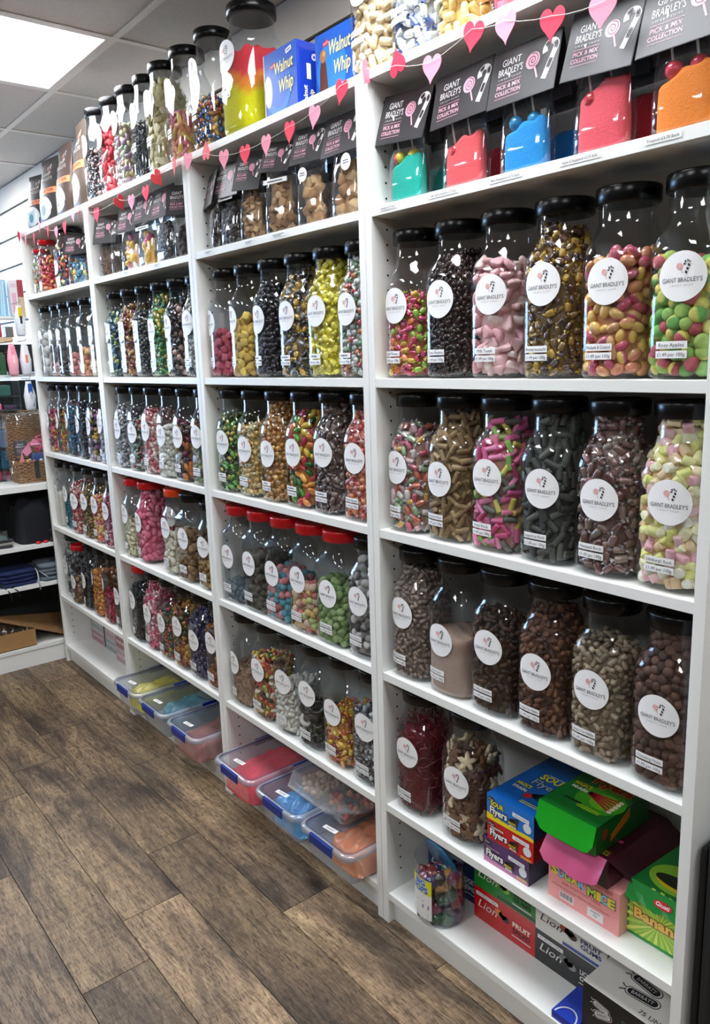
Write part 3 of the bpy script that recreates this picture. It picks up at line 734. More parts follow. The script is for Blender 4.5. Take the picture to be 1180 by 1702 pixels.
pal_choc = ['#3a2018', '#2c1812', '#45281c']
row(3, 2, [
 (2.482, (-.008, .154), .165, ('pink, green and yellow wrapped fruit chews', 'fruit_chews', S('wrap', .0125, ['#e8417c', '#d21f5c', '#9ccb2e', '#f2c22b', '#ef7b2a', '#d8315d'], M_FOIL, ends=['#e86a96', '#b7d95a', '#f4d25c'])), 'Fruit Chews', {}),
 (2.605, (0, .158), .243, ('dark chocolate raisins', 'chocolate_raisins', S('pebble', .0078, ['#2a1a14', '#35211a', '#23150f', '#402a20'], M_GLOSS, lod=1)), 'Choc Raisins', {}),
 (2.735, (.006, .157), .212, ('pale pink milk teeth', 'milk_teeth_sweets', S('tooth', .0165, ['#e9b9b9', '#f0cfca', '#e3a9ae', '#f3ddd6'])), 'Milk Teeth', {}),
 (2.868, (0, .165), .262, ('gold-wrapped butterscotch', 'butterscotch', S('wrap', .0125, ['#5a3320', '#6f4630', '#c9a21a', '#8a6a22', '#4a2c22'], M_FOIL, ends=['#d8b428', '#b58b14', '#8b6a1c'])), 'Butterscotch', {}),
 (2.993, (.004, .158), .196, ('rhubarb and custard sweets', 'rhubarb_and_custard', S('pebble', .0145, ['#d98d58', '#e6b55c', '#c9667a', '#dca468'], M_GLOSS, two=['#c2506a', '#e9bf66', '#d7876a'])), 'Rhubarb & Custard', {}),
 (3.117, (.006, .154), .178, ('green and yellow rosy apples', 'rosy_apples', S('ball', .0138, ['#8fbf57', '#d8cf5c', '#a9c95a', '#b54a52'], M_MATTE, two=['#e2d565', '#6fae55', '#8dbb58', '#c9656a'])), 'Rosy Apples', {}),
])
row(3, 3, [
 (2.482, (-.016, .148), .235, ('mixed wrapped fruit rock', 'wrapped_fruit_rock', S('wrapstick', .014, ['#d8674a', '#e6b445', '#9db88a', '#e7b9c0', '#c94e6a', '#d9cfc9'], M_FOIL, ends=silv)), 'Fruit Rock', {}),
 (2.604, (-.008, .135), .268, ('tan cinnamon rock sticks', 'cinnamon_rock', S('stick', .0125, ['#a5875c', '#94774f', '#b3966a', '#84693f'])), 'Cinnamon Rock', {}),
 (2.727, (0, .152), .255, ('pink, yellow and green rock sticks', 'fruit_rock', S('stick', .0125, ['#e0629a', '#e889b0', '#8ac25a', '#e3d35c', '#d94f86', '#6a6a62', '#e6709f'])), 'Fruit Rock', {}),
 (2.853, (.008, .145), .275, ('dark grey liquorice rock sticks', 'liquorice_rock', S('stick', .0135, ['#4d514a', '#41453f', '#5a5e56', '#383b36'])), 'Liquorice Rock', {}),
 (2.978, (.004, .139), .280, ('wrapped brown aniseed rock', 'aniseed_rock', S('wrapstick', .014, ['#7d4f4a', '#6b403c', '#8f6a62', '#9a8274'], M_FOIL, ends=['#b7aeae', '#9c9296', '#8b8388'])), 'Aniseed Rock', {}),
 (3.108, (.008, .151), .283, ('pastel chunks of Edinburgh rock', 'edinburgh_rock', S('chunk', .0135, ['#f0ea9a', '#e6e77f', '#f4c9c6', '#f6f1dc', '#f3ddb0', '#ecb3ba', '#f5f0c0', '#e9c99a'])), 'Edinburgh Rock', {}),
])
row(3, 4, [
 (2.482, (-.008, .161), .258, ('grey brown chocolate beans', 'fizz_beans', S('pill', .0095, ['#8d7c72', '#7a695f', '#9d8b7e', '#675850'])), 'Fizz Chews', {}),
 (2.605, (-.008, .129), .135, ('fine pinkish beige sherbet powder', 'choc_lick_powder', S('powder', 0, [], bands=[(0, '#b49c8e'), (.10, '#a58b7c')], heap=.006)), 'Choc Lick', {}),
 (2.727, (.004, .151), .200, ('dark brown toffee crumble', 'toffee_crumble', S('pill', .011, ['#3f2617', '#301c10', '#4e301c'], M_MATTE)), 'Toffee Crumble', {}),
 (2.853, (0, .135), .255, ('brown chocolate nibbles', 'orange_nibbles', S('pill', .0105, ['#60381f', '#4f2c1a', '#74472c', '#3e2214'], M_MATTE)), 'Orange Choc Nibbles', {}),
 (2.984, (0, .14), .215, ('tan and grey chocolate nibbles', 'jamaica_nibbles', S('pill', .0105, ['#97846a', '#857358', '#a8957a', '#75644c'], M_MATTE)), 'Jamaica Choc Nibbles', {}),
 (3.116, (.004, .136), .280, ('brown chewing nuts', 'chewing_nuts', S('ball', .0102, ['#4f3124', '#5e3c2c', '#40261b', '#694534'], M_MATTE)), 'Chewing Nuts', {'price': '£1.99 per 100g'}),
])
row(3, 5, [
 (2.485, (0, .161), .236, ('dark red strawberry laces', 'red_laces', S('lace', .014, ['#6e0c22', '#8a1029', '#560818', '#7a0e26'], M_GLOSS, dens=1.3)), 'Strawberry Laces', {}),
 (2.643, (.004, .153), .212, ('chocolate and cream stars', 'chocolate_stars', S('star', .0195, ['#7c5236', '#dcc69f', '#e4d0ac', '#54362a', '#5f3c28', '#7a4c2e'], M_MATTE)), 'Chocolate Stars', {}),
])
# third bookcase
row(2, 2, [
 (1.682, (-.032, .159), .12, ('pink sugared cubes', 'pink_cubes', S('cube', .0155, ['#c9455f', '#d8607a', '#b83450'], M_SUGAR)), B3, {}),
 (1.803, (-.032, .162), .165, ('yellow pineapple cubes', 'pineapple_cubes', S('cube', .0165, ['#e3b90a', '#edc922', '#d3a408'], M_SUGAR)), B4, {}),
 (1.925, (-.016, .155), .235, ('near black sweets', 'black_sweets', S('pebble', .011, ['#18151c', '#211c26', '#120f14'], M_GLOSS)), B3, {}),
 (2.05, (-.004, .157), .265, ('gold and black wrapped sweets', 'gold_black_toffees', S('wrap', .0135, ['#c39a1c', '#1a1a1c', '#a57f16', '#2b2a28', '#8a8c90'], M_FOIL, ends=['#caa42c', '#26262a', '#9b9da2'])), B4, {}),
 (2.175, (0, .161), .278, ('bright yellow wrapped sweets', 'yellow_wrapped_sweets', S('wrap', .0145, ['#e6d810', '#f0e52a', '#d1c40c'], M_FOIL, ends=['#f2ea52', '#dfd320'])), B3, {}),
 (2.30, (-.008, .158), .270, ('green and white wrapped mints', 'wrapped_mints', S('wrapball', .0125, ['#b9c4b4', '#5f8f5a', '#d9dcda', '#a9b0ae', '#b8464e', '#cc7a3c'], M_FOIL, ends=['#c9d0cc', '#a4b5a6', '#dfe3e3'])), B4, {}),
])
row(2, 3, [
 (1.682, (0, .152), .225, ('green and black wrapped sweets', 'green_black_sweets', S('wrap', .013, ['#4f9a3a', '#2c3a1c', '#6fbf57', '#3a2f1c', '#b9a72c'], M_FOIL, ends=['#7ac05a', '#1d2a18'])), B3, {}),
 (1.803, (0, .141), .21, ('pale yellow wrapped lemons', 'lemon_sweets', S('wrapball', .013, ['#d9b35a', '#c99a3c', '#e3c87a', '#b9b07a'], M_FOIL, ends=['#d9cba0', '#c4c6b8'])), B4, {}),
 (1.925, (-.004, .137), .275, ('amber gold wrapped sweets', 'amber_sweets', S('wrapball', .013, ['#c8861a', '#b06c10', '#dba33a', '#a9834a'], M_FOIL, ends=['#d9a850', '#b5893c'])), B3, {}),
 (2.05, (-.004, .15), .25, ('bright fruit-coloured jelly sweets', 'fruit_jellies', S('bean', .0165, ['#d32a3c', '#e98a1c', '#4f9a2c', '#e6c81c', '#c21f55', '#f0a51e', '#2c6a2a'], M_GLOSS)), B4, {}),
 (2.186, (.004, .16), .282, ('brown and silver wrapped toffees', 'silver_toffees', S('wrap', .014, ['#6a5048', '#59433c', '#8a7870', '#7a6258'], M_FOIL, ends=['#a39a98', '#877c7a'])), B4, {}),
 (2.31, (.004, .156), .262, ('orange and red wrapped sweets', 'orange_red_sweets', S('wrapball', .0135, ['#d9662c', '#c43c3c', '#e38a4a', '#d98a86'], M_FOIL, ends=['#e0b0a0', '#d98c7c'])), 'Fruity Squash', {}),
])
row(2, 4, [
 (1.682, (-.012, .148), .045, ('grey blue balls', 'grey_blue_balls', S('ball', .0125, ['#5f7480', '#6f8590', '#51646f'], M_SUGAR)), B4, dict(kind='sq', lid='red')),
 (1.803, (-.012, .149), .178, ('dark brown sugared balls', 'cola_balls', S('ball', .0132, ['#4a443a', '#5a5348', '#3b362e'], M_SUGAR)), 'Mega Sour Cola', dict(kind='sq', lid='red')),
 (1.925, (-.012, .144), .138, ('blue and pink balls', 'blue_pink_balls', S('ball', .0132, ['#2f8fa3', '#4aa7b5', '#c96a72', '#d98488', '#9a7a86'], M_SUGAR)), 'Mega Sour Bubble', dict(kind='sq', lid='red')),
 (2.046, (-.008, .153), .128, ('pastel fruit balls', 'mega_sour_fruits', S('ball', .0138, ['#dcb052', '#d98a6a', '#b9c46a', '#e0b8a0', '#d96f6c', '#e3c06a'], M_SUGAR)), 'Mega Sour Fruits', dict(kind='sq', lid='red')),
 (2.17, (.004, .143), .155, ('green apple balls', 'mega_sour_apples', S('ball', .0132, ['#7fa356', '#6f9448', '#93b46a'], M_SUGAR)), 'Mega Sour Apples', dict(kind='sq', lid='red')),
 (2.31, (0, .151), .280, ('black and white speckled sweets', 'speckled_sweets', S('ball', .0135, ['#8f8a88', '#d9d6d2', '#5a5656', '#b4b0ac'], M_SUGAR, two=['#4a4747', '#c9c5c1', '#9a9694'])), 'Mega Sour Blackberries', {}),
])
row(2, 5, [
 (1.682, (-.02, .144), .140, ('tan coconut shreds', 'coconut_tobacco', S('strand', .0105, ['#b39478', '#a08064', '#c4a68a', '#8e7058'])), 'Coconut Tobacco', {}),
 (1.81, (0, .163), .200, ('mixed jelly beans', 'jelly_beans', S('bean', .0115, ['#e2c21c', '#d9622c', '#efe6d0', '#7a4a2c', '#c9383c', '#9ab04a', '#e3a06a', '#2c2422'], M_GLOSS)), B3, {}),
 (1.935, (.012, .168), .150, ('white mint cylinders', 'mint_imperials', S('pill', .0125, ['#d6d3c8', '#c9c6ba', '#e2dfd6'])), 'Cream Rock', {}),
 (2.057, (.008, .172), .118, ('black and white twisted coils', 'liquorice_twists', S('ring', .029, ['#15161a', '#e6dcd2', '#1b1c20', '#1c2a1c'], M_GLOSS)), 'Jumbo Twists', {}),
 (2.18, (0, .158), .150, ('yellow and orange wrapped sweets', 'yellow_orange_sweets', S('wrap', .0135, ['#e3b70c', '#c9501c', '#f0cc2a', '#8a2414', '#e39a1a'], M_FOIL, ends=['#f2cf2a', '#e08a20'])), 'Toffee Penny', {}),
 (2.31, (.012, .165), .190, ('black and white sweets', 'black_white_sweets', S('wrapball', .0115, ['#2a2a2e', '#8e9096', '#c4c6ca', '#1a1a1e'], M_FOIL, ends=['#b9bcc0', '#3a3a3e'])), 'Liquorice Drops', {}),
])
# second bookcase from the left
row(1, 2, [
 (.883, (-.028, .165), .235, ('blue and pale green wrapped sweets', 'blue_green_sweets', S('wrap', .016, ['#1f5a86', '#2c6f8f', '#a9b85a', '#153f5c'], M_FOIL, ends=['#4a8aa9', '#b9c480'])), B3, {}),
 (1.004, (-.016, .161), .25, ('red, gold and brown wrapped sweets', 'red_gold_sweets', S('wrap', .016, ['#8f2a20', '#c9944a', '#5a2a1c', '#d9b06a', '#7a1c1c'], M_FOIL, ends=['#c9a86a', '#8a3a2c'])), B4, {}),
 (1.125, (-.028, .16), .215, ('black and dark green wrapped mints', 'black_green_mints', S('wrapball', .0105, ['#1c211e', '#2a332d', '#6a716c', '#141816'], M_FOIL, ends=['#4a524d', '#1c211e'])), B3, {}),
 (1.247, (-.016, .156), .268, ('green and gold wrapped sweets', 'green_gold_sweets', S('wrap', .015, ['#1f7a3c', '#2c9a55', '#c9b41c', '#155c2c'], M_FOIL, ends=['#3aa564', '#d3c02c'])), B4, {}),
 (1.37, (-.02, .163), .225, ('brown, pink and black wrapped sweets', 'brown_pink_sweets', S('wrapball', .017, ['#1a1718', '#8f7268', '#2a2224', '#c9a494', '#141214'], M_FOIL, ends=['#6a5450', '#1c1819'])), B4, {}),
 (1.505, (0, .167), .24, ('grey and pale green sweets', 'grey_green_sweets', S('wrapball', .012, ['#8a8f8c', '#c9ccc6', '#3a3d3c', '#a9b49a'], M_FOIL, ends=silv)), B3, {}),
])
row(1, 3, [
 (.885, (-.008, .15), .225, ('silver grey wrapped sweets', 'silver_sweets', S('wrapball', .0125, ['#8c9096', '#c4c6cc', '#50545a', '#9a9ea4'], M_FOIL, ends=silv)), B3, {}),
 (1.006, (.004, .143), .19, ('green, red and white striped sweets', 'striped_mints', S('wrap', .013, ['#2c6a44', '#c9ccc9', '#b0323c', '#20503a', '#a9aeb0'], M_FOIL, ends=['#c9d0cc', '#5a8a6a'])), B4, {}),
 (1.127, (-.004, .158), .225, ('pink and white striped sweets', 'pink_striped_sweets', S('wrap', .0135, ['#d9737c', '#efd8d0', '#c2444e', '#e8b9ae'], M_FOIL, ends=['#efdcd6', '#dc9a9a'])), B3, {}),
 (1.248, (-.004, .148), .178, ('round white mints', 'white_mints', S('ball', .0112, ['#dfe0d6', '#cfd0c6', '#e8e9e0'])), B4, {}),
 (1.371, (-.004, .151), .19, ('plum, orange and yellow jellies', 'plum_jellies', S('bean', .018, ['#7a2444', '#c9742a', '#c9a81c', '#4a3440', '#8f2f52', '#6a5a4a'], M_GLOSS)), B3, {}),
 (1.515, (.004, .159), .16, ('olive green sweets', 'olive_sweets', S('pebble', .015, ['#8f9a6a', '#7a8458', '#a5ae84', '#5a5a48'], M_GLOSS)), B4, {}),
])
row(1, 4, [
 (.885, (-.012, .172), .145, ('cream white chocolate pieces', 'cream_pieces', S('bean', .0145, ['#d9d3b0', '#e2ddc0', '#c9c39c'])), B3, dict(lid='red')),
 (1.006, (-.016, .157), .268, ('pink sugared shrimps', 'pink_shrimps', S('pebble', .0185, ['#e2708c', '#ea869e', '#d65f7e'])), B4, dict(lid='red')),
 (1.118, (.02, .187), .135, ('red cherry sweets', 'red_sweets', S('ball', .0105, ['#a3182a', '#8a1020', '#bb2638'], M_GLOSS)), B3, dict(y=.135, s=.82, sz=1.0)),
 (1.236, (-.004, .172), .15, ('cream white mice', 'white_mice', S('pebble', .0175, ['#ddd6bf', '#cfc7ad', '#e6e0cc'])), B4, dict(lid='orange')),
 (1.362, (.008, .155), .165, ('brown fudge pieces', 'fudge_pieces', S('cube', .0175, ['#8a6a44', '#7a5a38', '#9c7c54'])), B3, dict(kind='sq')),
 (1.496, (.008, .156), .15, ('golden brown toffee crumbs', 'toffee_crumbs', S('chunk', .013, ['#a07a44', '#8c6838', '#b48e56'])), B4, dict(s=.96, sz=.95)),
])
row(1, 5, [
 (.885, (-.016, .17), .235, ('black liquorice pieces', 'liquorice_pieces', S('ring', .0135, ['#25292c', '#32373a', '#1c1f22'], M_GLOSS)), B3, dict(lid='red')),
 (1.006, (-.004, .147), .275, ('pink and white wrapped chews', 'pink_white_chews', S('wrap', .0155, ['#d93c6c', '#efcfd6', '#c9244f', '#e885a0'], M_FOIL, ends=['#f0d6dc', '#e07c9c'])), B4, {}),
 (1.127, (-.008, .14), .20, ('red, gold and blue wrapped sweets', 'mixed_wrapped_sweets', S('wrap', .0135, ['#b0262c', '#c99a2c', '#24506a', '#8a1c2c', '#c94c3c', '#2c5a3a'], M_FOIL, ends=['#cf6a4a', '#4a6a80', '#c9a44a'])), B3, {}),
 (1.25, (0, .161), .235, ('amber, yellow and brown jellies', 'amber_jellies', S('cube', .0165, ['#7a3a1c', '#b0741c', '#c99a1c', '#5a2414', '#3a4a1c'], M_GLOSS)), B4, {}),
 (1.372, (0, .142), .245, ('purple foil-wrapped sweets', 'purple_sweets', S('wrap', .0155, ['#2c2850', '#3a3566', '#221e40', '#4a4878'], M_FOIL, ends=['#4a4680', '#2a2650'])), B4, {}),
 (1.512, (0, .168), .205, ('dark amber and blue jellies', 'dark_amber_jellies', S('cube', .0165, ['#6a2c14', '#8a4a18', '#1c2a44', '#a5641c'], M_GLOSS)), B3, {}),
])
# leftmost bookcase
row(0, 2, [
 (.083, (-.03, .16), .17, ('large white snowball sweets', 'snowball_sweets', S('ball', .0215, ['#d9d8d4', '#c4c4c2', '#e6e5e0'], M_SUGAR)), B3, {}),
 (.208, (-.03, .16), .05, ('pale pink drops', 'pale_pink_drops', S('pebble', .013, ['#d9b4b4', '#c9a0a4'])), B4, {'y': .082}),
 (.332, (-.03, .16), .055, ('black balls', 'black_balls', S('ball', .013, ['#24262a', '#33363a'], M_GLOSS)), B3, {}),
 (.455, (-.03, .16), .09, ('coral pink bonbons', 'coral_bonbons', S('ball', .0165, ['#cf7f74', '#dc9488', '#c06c64'], M_SUGAR)), B4, {}),
 (.577, (-.03, .16), .10, ('peach and orange bonbons', 'peach_bonbons', S('ball', .0165, ['#d98a5c', '#e3a070', '#d0705c', '#e0b05a'], M_SUGAR)), B3, {}),
 (.70, (-.02, .16), .06, ('cream drops', 'cream_drops', S('pebble', .014, ['#dcc9a4', '#cfb98e'])), B4, {}),
])
row(0, 3, [
 (.083, (-.03, .149), .185, ('red, orange and green jellies', 'red_orange_jellies', S('bean', .0145, ['#a8343c', '#c9742c', '#6a2a2c', '#b9a86a', '#d04c6a'], M_GLOSS)), B3, {}),
 (.208, (-.03, .149), .18, ('green, red and yellow snakes', 'jelly_snakes', S('lace', .016, ['#4f8a3c', '#b0242c', '#d9b41c', '#7a1c24'], M_GLOSS)), B4, {}),
 (.332, (-.03, .157), .225, ('blue fizzy dummies', 'blue_dummies', S('ring', .0145, ['#1f5a7a', '#2a6f8f', '#3a83a3', '#8a5a6a'], M_SUGAR)), B3, {}),
 (.454, (-.024, .147), .19, ('black liquorice catherine wheels', 'liquorice_wheels', S('disc', .014, ['#15181c', '#1f2328'], M_GLOSS)), B4, {}),
 (.576, (-.02, .145), .195, ('dark liquorice allsorts', 'allsorts', S('cube', .0125, ['#1a1b20', '#2a2226', '#c9a41c', '#8a4a7a', '#bdb8b4', '#16171b'], M_MATTE)), B3, {}),
 (.697, (-.016, .16), .19, ('silver and lilac wrapped sweets', 'lilac_sweets', S('wrapball', .013, ['#8f93a8', '#c4c6d0', '#4a4a64', '#a9a0b4'], M_FOIL, ends=silv)), B4, {}),
])
row(0, 4, [
 (.160, (0, .165), .16, ('teal sprinkles', 'teal_sprinkles', S('ball', .0065, ['#1f6a7a', '#2a7f8f', '#185560'], M_MATTE)), B3, dict(y=.072, s=.74, sz=1.0, i='second')),
 (.288, (.012, .15), .235, ('red and cream tiny sweets', 'red_cream_sweets', S('pebble', .009, ['#a83a4a', '#d9a494', '#c45a60', '#e3c4ac', '#8f2a44'])), B4, dict(i='third')),
 (.424, (.004, .163), .225, ('brown and gold tiny sweets', 'brown_gold_sweets', S('pebble', .009, ['#4a3c30', '#8a6a34', '#6a5a48', '#b08a4a'])), B3, dict(i='fourth')),
 (.548, (0, .165), .20, ('red and yellow tiny sweets', 'red_yellow_sweets', S('pebble', .0095, ['#c9444c', '#e0b85a', '#d9787c', '#e8d094'])), B4, dict(i='fifth')),
 (.674, (-.004, .155), .215, ('pink and purple tiny sweets', 'pink_purple_sweets', S('pebble', .009, ['#a84a6a', '#c97a8c', '#7a3450', '#d9b4bc'])), B3, dict(i='sixth')),
])
row(0, 5, [
 (.204, (.0, .118), .12, ('tan and brown fudge bites', 'fudge_bites', S('chunk', .013, ['#8f6a44', '#6a4a30', '#a8845a', '#4a3424'])), B3, dict(y=.056, s=.8, sz=.9, lid='red', i='second')),
 (.345, (-.02, .135), .255, ('black liquorice comfits', 'liquorice_comfits', S('pebble', .0105, ['#101418', '#181d22'], M_GLOSS)), B4, dict(i='third')),
 (.473, (-.05, .17), .20, ('amber gold boiled sweets', 'amber_boiled_sweets', S('cube', .0165, ['#c9780c', '#b0640a', '#dc9420'], M_GLOSS)), 'Amber', dict(i='fourth')),
 (.598, (-.05, .17), .13, ('deep red boiled sweets', 'red_boiled_sweets', S('cube', .0145, ['#9c0f34', '#b81c44', '#800a28'], M_GLOSS)), B3, dict(i='fifth')),
 (.71, (-.012, .148), .175, ('dark green grey sweets', 'dark_green_sweets', S('pebble', .0125, ['#2f3b3c', '#3c4a4a', '#242e2f'], M_GLOSS)), B4, dict(i='sixth')),
])
# jars set behind others
jar('first on the knee-high shelf, leftmost bookcase', .0855, .085, SZ[4], ('black and white striped humbugs', 'humbugs', S('wrap', .0125, ['#1a1a1c', '#c9c9c9', '#2a2a2c', '#8a8a8c'], M_FOIL, ends=['#b9b9bc', '#2c2c2e'])), .25, lab=(-.02, .15), strips=(B3, PR), kind='sq')
jar('behind the liquorice comfits, knee-high shelf, leftmost bookcase', .300, .208, SZ[4], ('small red sweets', 'small_red_sweets', S('ball', .012, ['#7a1820', '#94222c'], M_GLOSS)), .1, lab=(0, .15), strips=(B3, PR), lid='red')
# big white powder tub, left end of the waist-high shelf
jar('first on the waist-high shelf, leftmost bookcase', .066, .064, SZ[3], ('white dipping powder', 'dipping_powder', S('powder', 0, [], bands=[(0, '#d3cdc2'), (.15, '#dcd8d0')], heap=.004)), .165, lab=(-.03, .17), strips=(B3, PR), kind='sq', s=.70, sz=1.0, brand=False)
t = [o for o in COL.objects if o.name.startswith('sweet_jar')][-1]
a = Art(); a.rect(0, 0, .05, .07, '#e6e4df', 0, n=6)
for q in range(5): a.rect(-.004, .02 - .011 * q, .034 - .006 * (q % 2), .0035, '#3a3a3e' if q in (2, 4) else '#8a8a8e', 2)
part('ingredients_label', a.mesh('ingredients_label', front_map('sq', -.02, 0)), t, (0, 0, .16))

# ------------------------------------------------------------------ jars on top of the bookcases
def topjar(k, n, x, c, fill, u=-.01, lz=.155, nm=B3, **op): row(k, 0, [(x, (u, lz), fill, c, nm, dict(op, i=n))])
topjar(1, 'leftmost', .855, ('black and pink striped sweets', 'black_pink_sweets', S('wrap', .0125, ['#1a1a1e', '#25252a', '#c99a94', '#141418'], M_FOIL, ends=['#3a3a40', '#8a8a90'])), .17, u=-.02, lz=.185, strip_z=(.105, .09), y=.066)
topjar(1, 'second from left', .993, ('red and white sugared sweets', 'red_white_sweets', S('bean', .0165, ['#d8283c', '#c91c30', '#e8c4c0', '#e04c58'], M_MATTE)), .195, u=-.02, lz=.185, strip_z=(.09, .073), y=.066)
topjar(1, 'third from left', 1.13, ('pastel speckled chocolate eggs', 'mini_eggs', S('pebble', .0145, ['#b49ab0', '#c9c9a0', '#c4a8b0', '#a9b4a0', '#bfae80', '#d6d0cc'])), .19, u=-.02, lz=.2, strip_z=(.11, .095), y=.066)
topjar(1, 'narrow fourth from left', 1.255, ('black liquorice strips', 'liquorice_strips', S('strand', .012, ['#23262c', '#2f333b'], M_GLOSS)), .17, u=-.012, lz=.19, strip_z=(.105, .09), y=.062, s=.8, sz=1.0)
topjar(1, 'fifth from left', 1.385, ('cream and pale yellow chips', 'cream_chips', S('flat', .0155, ['#d9cf9c', '#e3dcb4', '#c4b87e'])), .25, u=-.012, lz=.195, strip_z=(.095, .08), y=.066)
topjar(1, 'sixth from left', 1.53, ('pink and yellow rock pieces', 'pink_yellow_rock', S('stick', .0135, ['#d86a80', '#e6c85a', '#d98a96', '#e3a06a'])), .13, u=-.02, lz=.19, strip_z=(.085, .07), y=.066)
topjar(2, 'leftmost', 1.685, ('blue, gold and red wrapped sweets', 'blue_gold_sweets', S('wrap', .0125, ['#1c4a8a', '#c98a2c', '#24609c', '#a83a2c', '#e0b040'], M_FOIL, ends=['#2c6ab0', '#d9a43c'])), .12, u=-.02, lz=.2, strip_z=(.1, .085), y=.066)
topjar(2, 'largest one', 1.86, ('red, orange and yellow layered sherbet', 'layered_sherbet', S('powder', 0, [], bands=[(0, '#dcd40c'), (.105, '#e8862c'), (.14, '#d2303c')], heap=.03, lean=.015)), .18, u=-.012, lz=.185, strip_z=(.11, .095), y=.085, s=1.25, sz=1.03)
topjar(3, 'leftmost', 2.396, ('pale foam mushrooms', 'foam_mushrooms', S('pill', .0155, ['#dfc9a0', '#e8d6b4', '#d3b98a', '#ead9ba'])), .27, u=-.01, lz=.17, nm='Milk Bottles', strip_z=(.085, .068), y=.072)
topjar(3, 'second from left', 2.525, ('blue and white wrapped mints', 'blue_white_mints', S('wrapstick', .0155, ['#dcdad0', '#e6e5dc', '#c9cdd0', '#4a62a0'], M_FOIL, ends=['#3a54a0', '#8a9cc4', '#c9d0dc'])), .27, u=-.01, lz=.17, nm='Mint Rock', strip_z=(.085, .068), y=.072)
topjar(3, 'third from left', 2.652, ('yellow foam bananas', 'foam_bananas', S('pill', .016, ['#e8c46a', '#edd08a', '#dfb654'])), .27, u=-.01, lz=.17, nm='Foam Bananas', strip_z=(.085, .068), y=.072)
topjar(3, 'fourth from left', 2.785, ('pink foam shrimps', 'foam_shrimps', S('bean', .0165, ['#d96a80', '#e3869a', '#cc5870'])), .27, u=-.01, lz=.17, nm='Foam Shrimps', strip_z=(.085, .068), y=.072)

# ------------------------------------------------------------------ bags with header cards
def rings2(name, rows, mat, cap=True, ns=44):
    """rows: z, half x, half y, exponent, y offset"""
    V = []; th = np.linspace(-PI, PI, ns, endpoint=False)
    for z, ax, ay, n, yo in rows:
        c, s_ = np.cos(th), np.sin(th); V.append(np.column_stack([np.sign(c) * np.abs(c) ** (2 / n) * ax, np.sign(s_) * np.abs(s_) ** (2 / n) * ay + yo, np.full(ns, z)]))
    m = len(rows); V = np.concatenate(V); i = np.arange(ns); j = (i + 1) % ns
    Q = np.concatenate([np.column_stack([a * ns + i, a * ns + j, (a + 1) * ns + j, (a + 1) * ns + i]) for a in range(m - 1)])
    return np_mesh(name, V, [Q, np.arange(ns)[::-1][None], (np.arange(ns) + (m - 1) * ns)[None]], mat, smooth=True)
def card_art(W, H, dark='#2b292b'):
    a = Art(); a.rect(0, 0, W, H, dark, 0)
    k = W / .14; x = -.028 * k
    a.text('GIANT', x, .020 * k, .0125 * k, '#f0eeee', 2, width=.040 * k); a.text("BRADLEY'S", x, .004 * k, .0125 * k, '#f0eeee', 2, width=.052 * k)
    a.text('S W E E T  S H O P', x, -.0035 * k, .0028 * k, '#d9d6d6', 2, width=.048 * k); a.rect(x, -.0085 * k, .054 * k, .0007, '#e8a9bd', 2)
    a.text('PICK & MIX', x, -.0195 * k, .0075 * k, '#eeb2c4', 2, width=.050 * k, bold=.01); a.text('COLLECTION', x, -.0305 * k, .0075 * k, '#eeb2c4', 2, width=.054 * k, bold=.01)
    a.rect(x, -.0355 * k, .054 * k, .0007, '#e8a9bd', 2)
    logo(a, .036 * k, .004 * k, .062 * k, '#222', '#e9a6ba', '#f2efee', card=True)
    return a
_bagc = {}
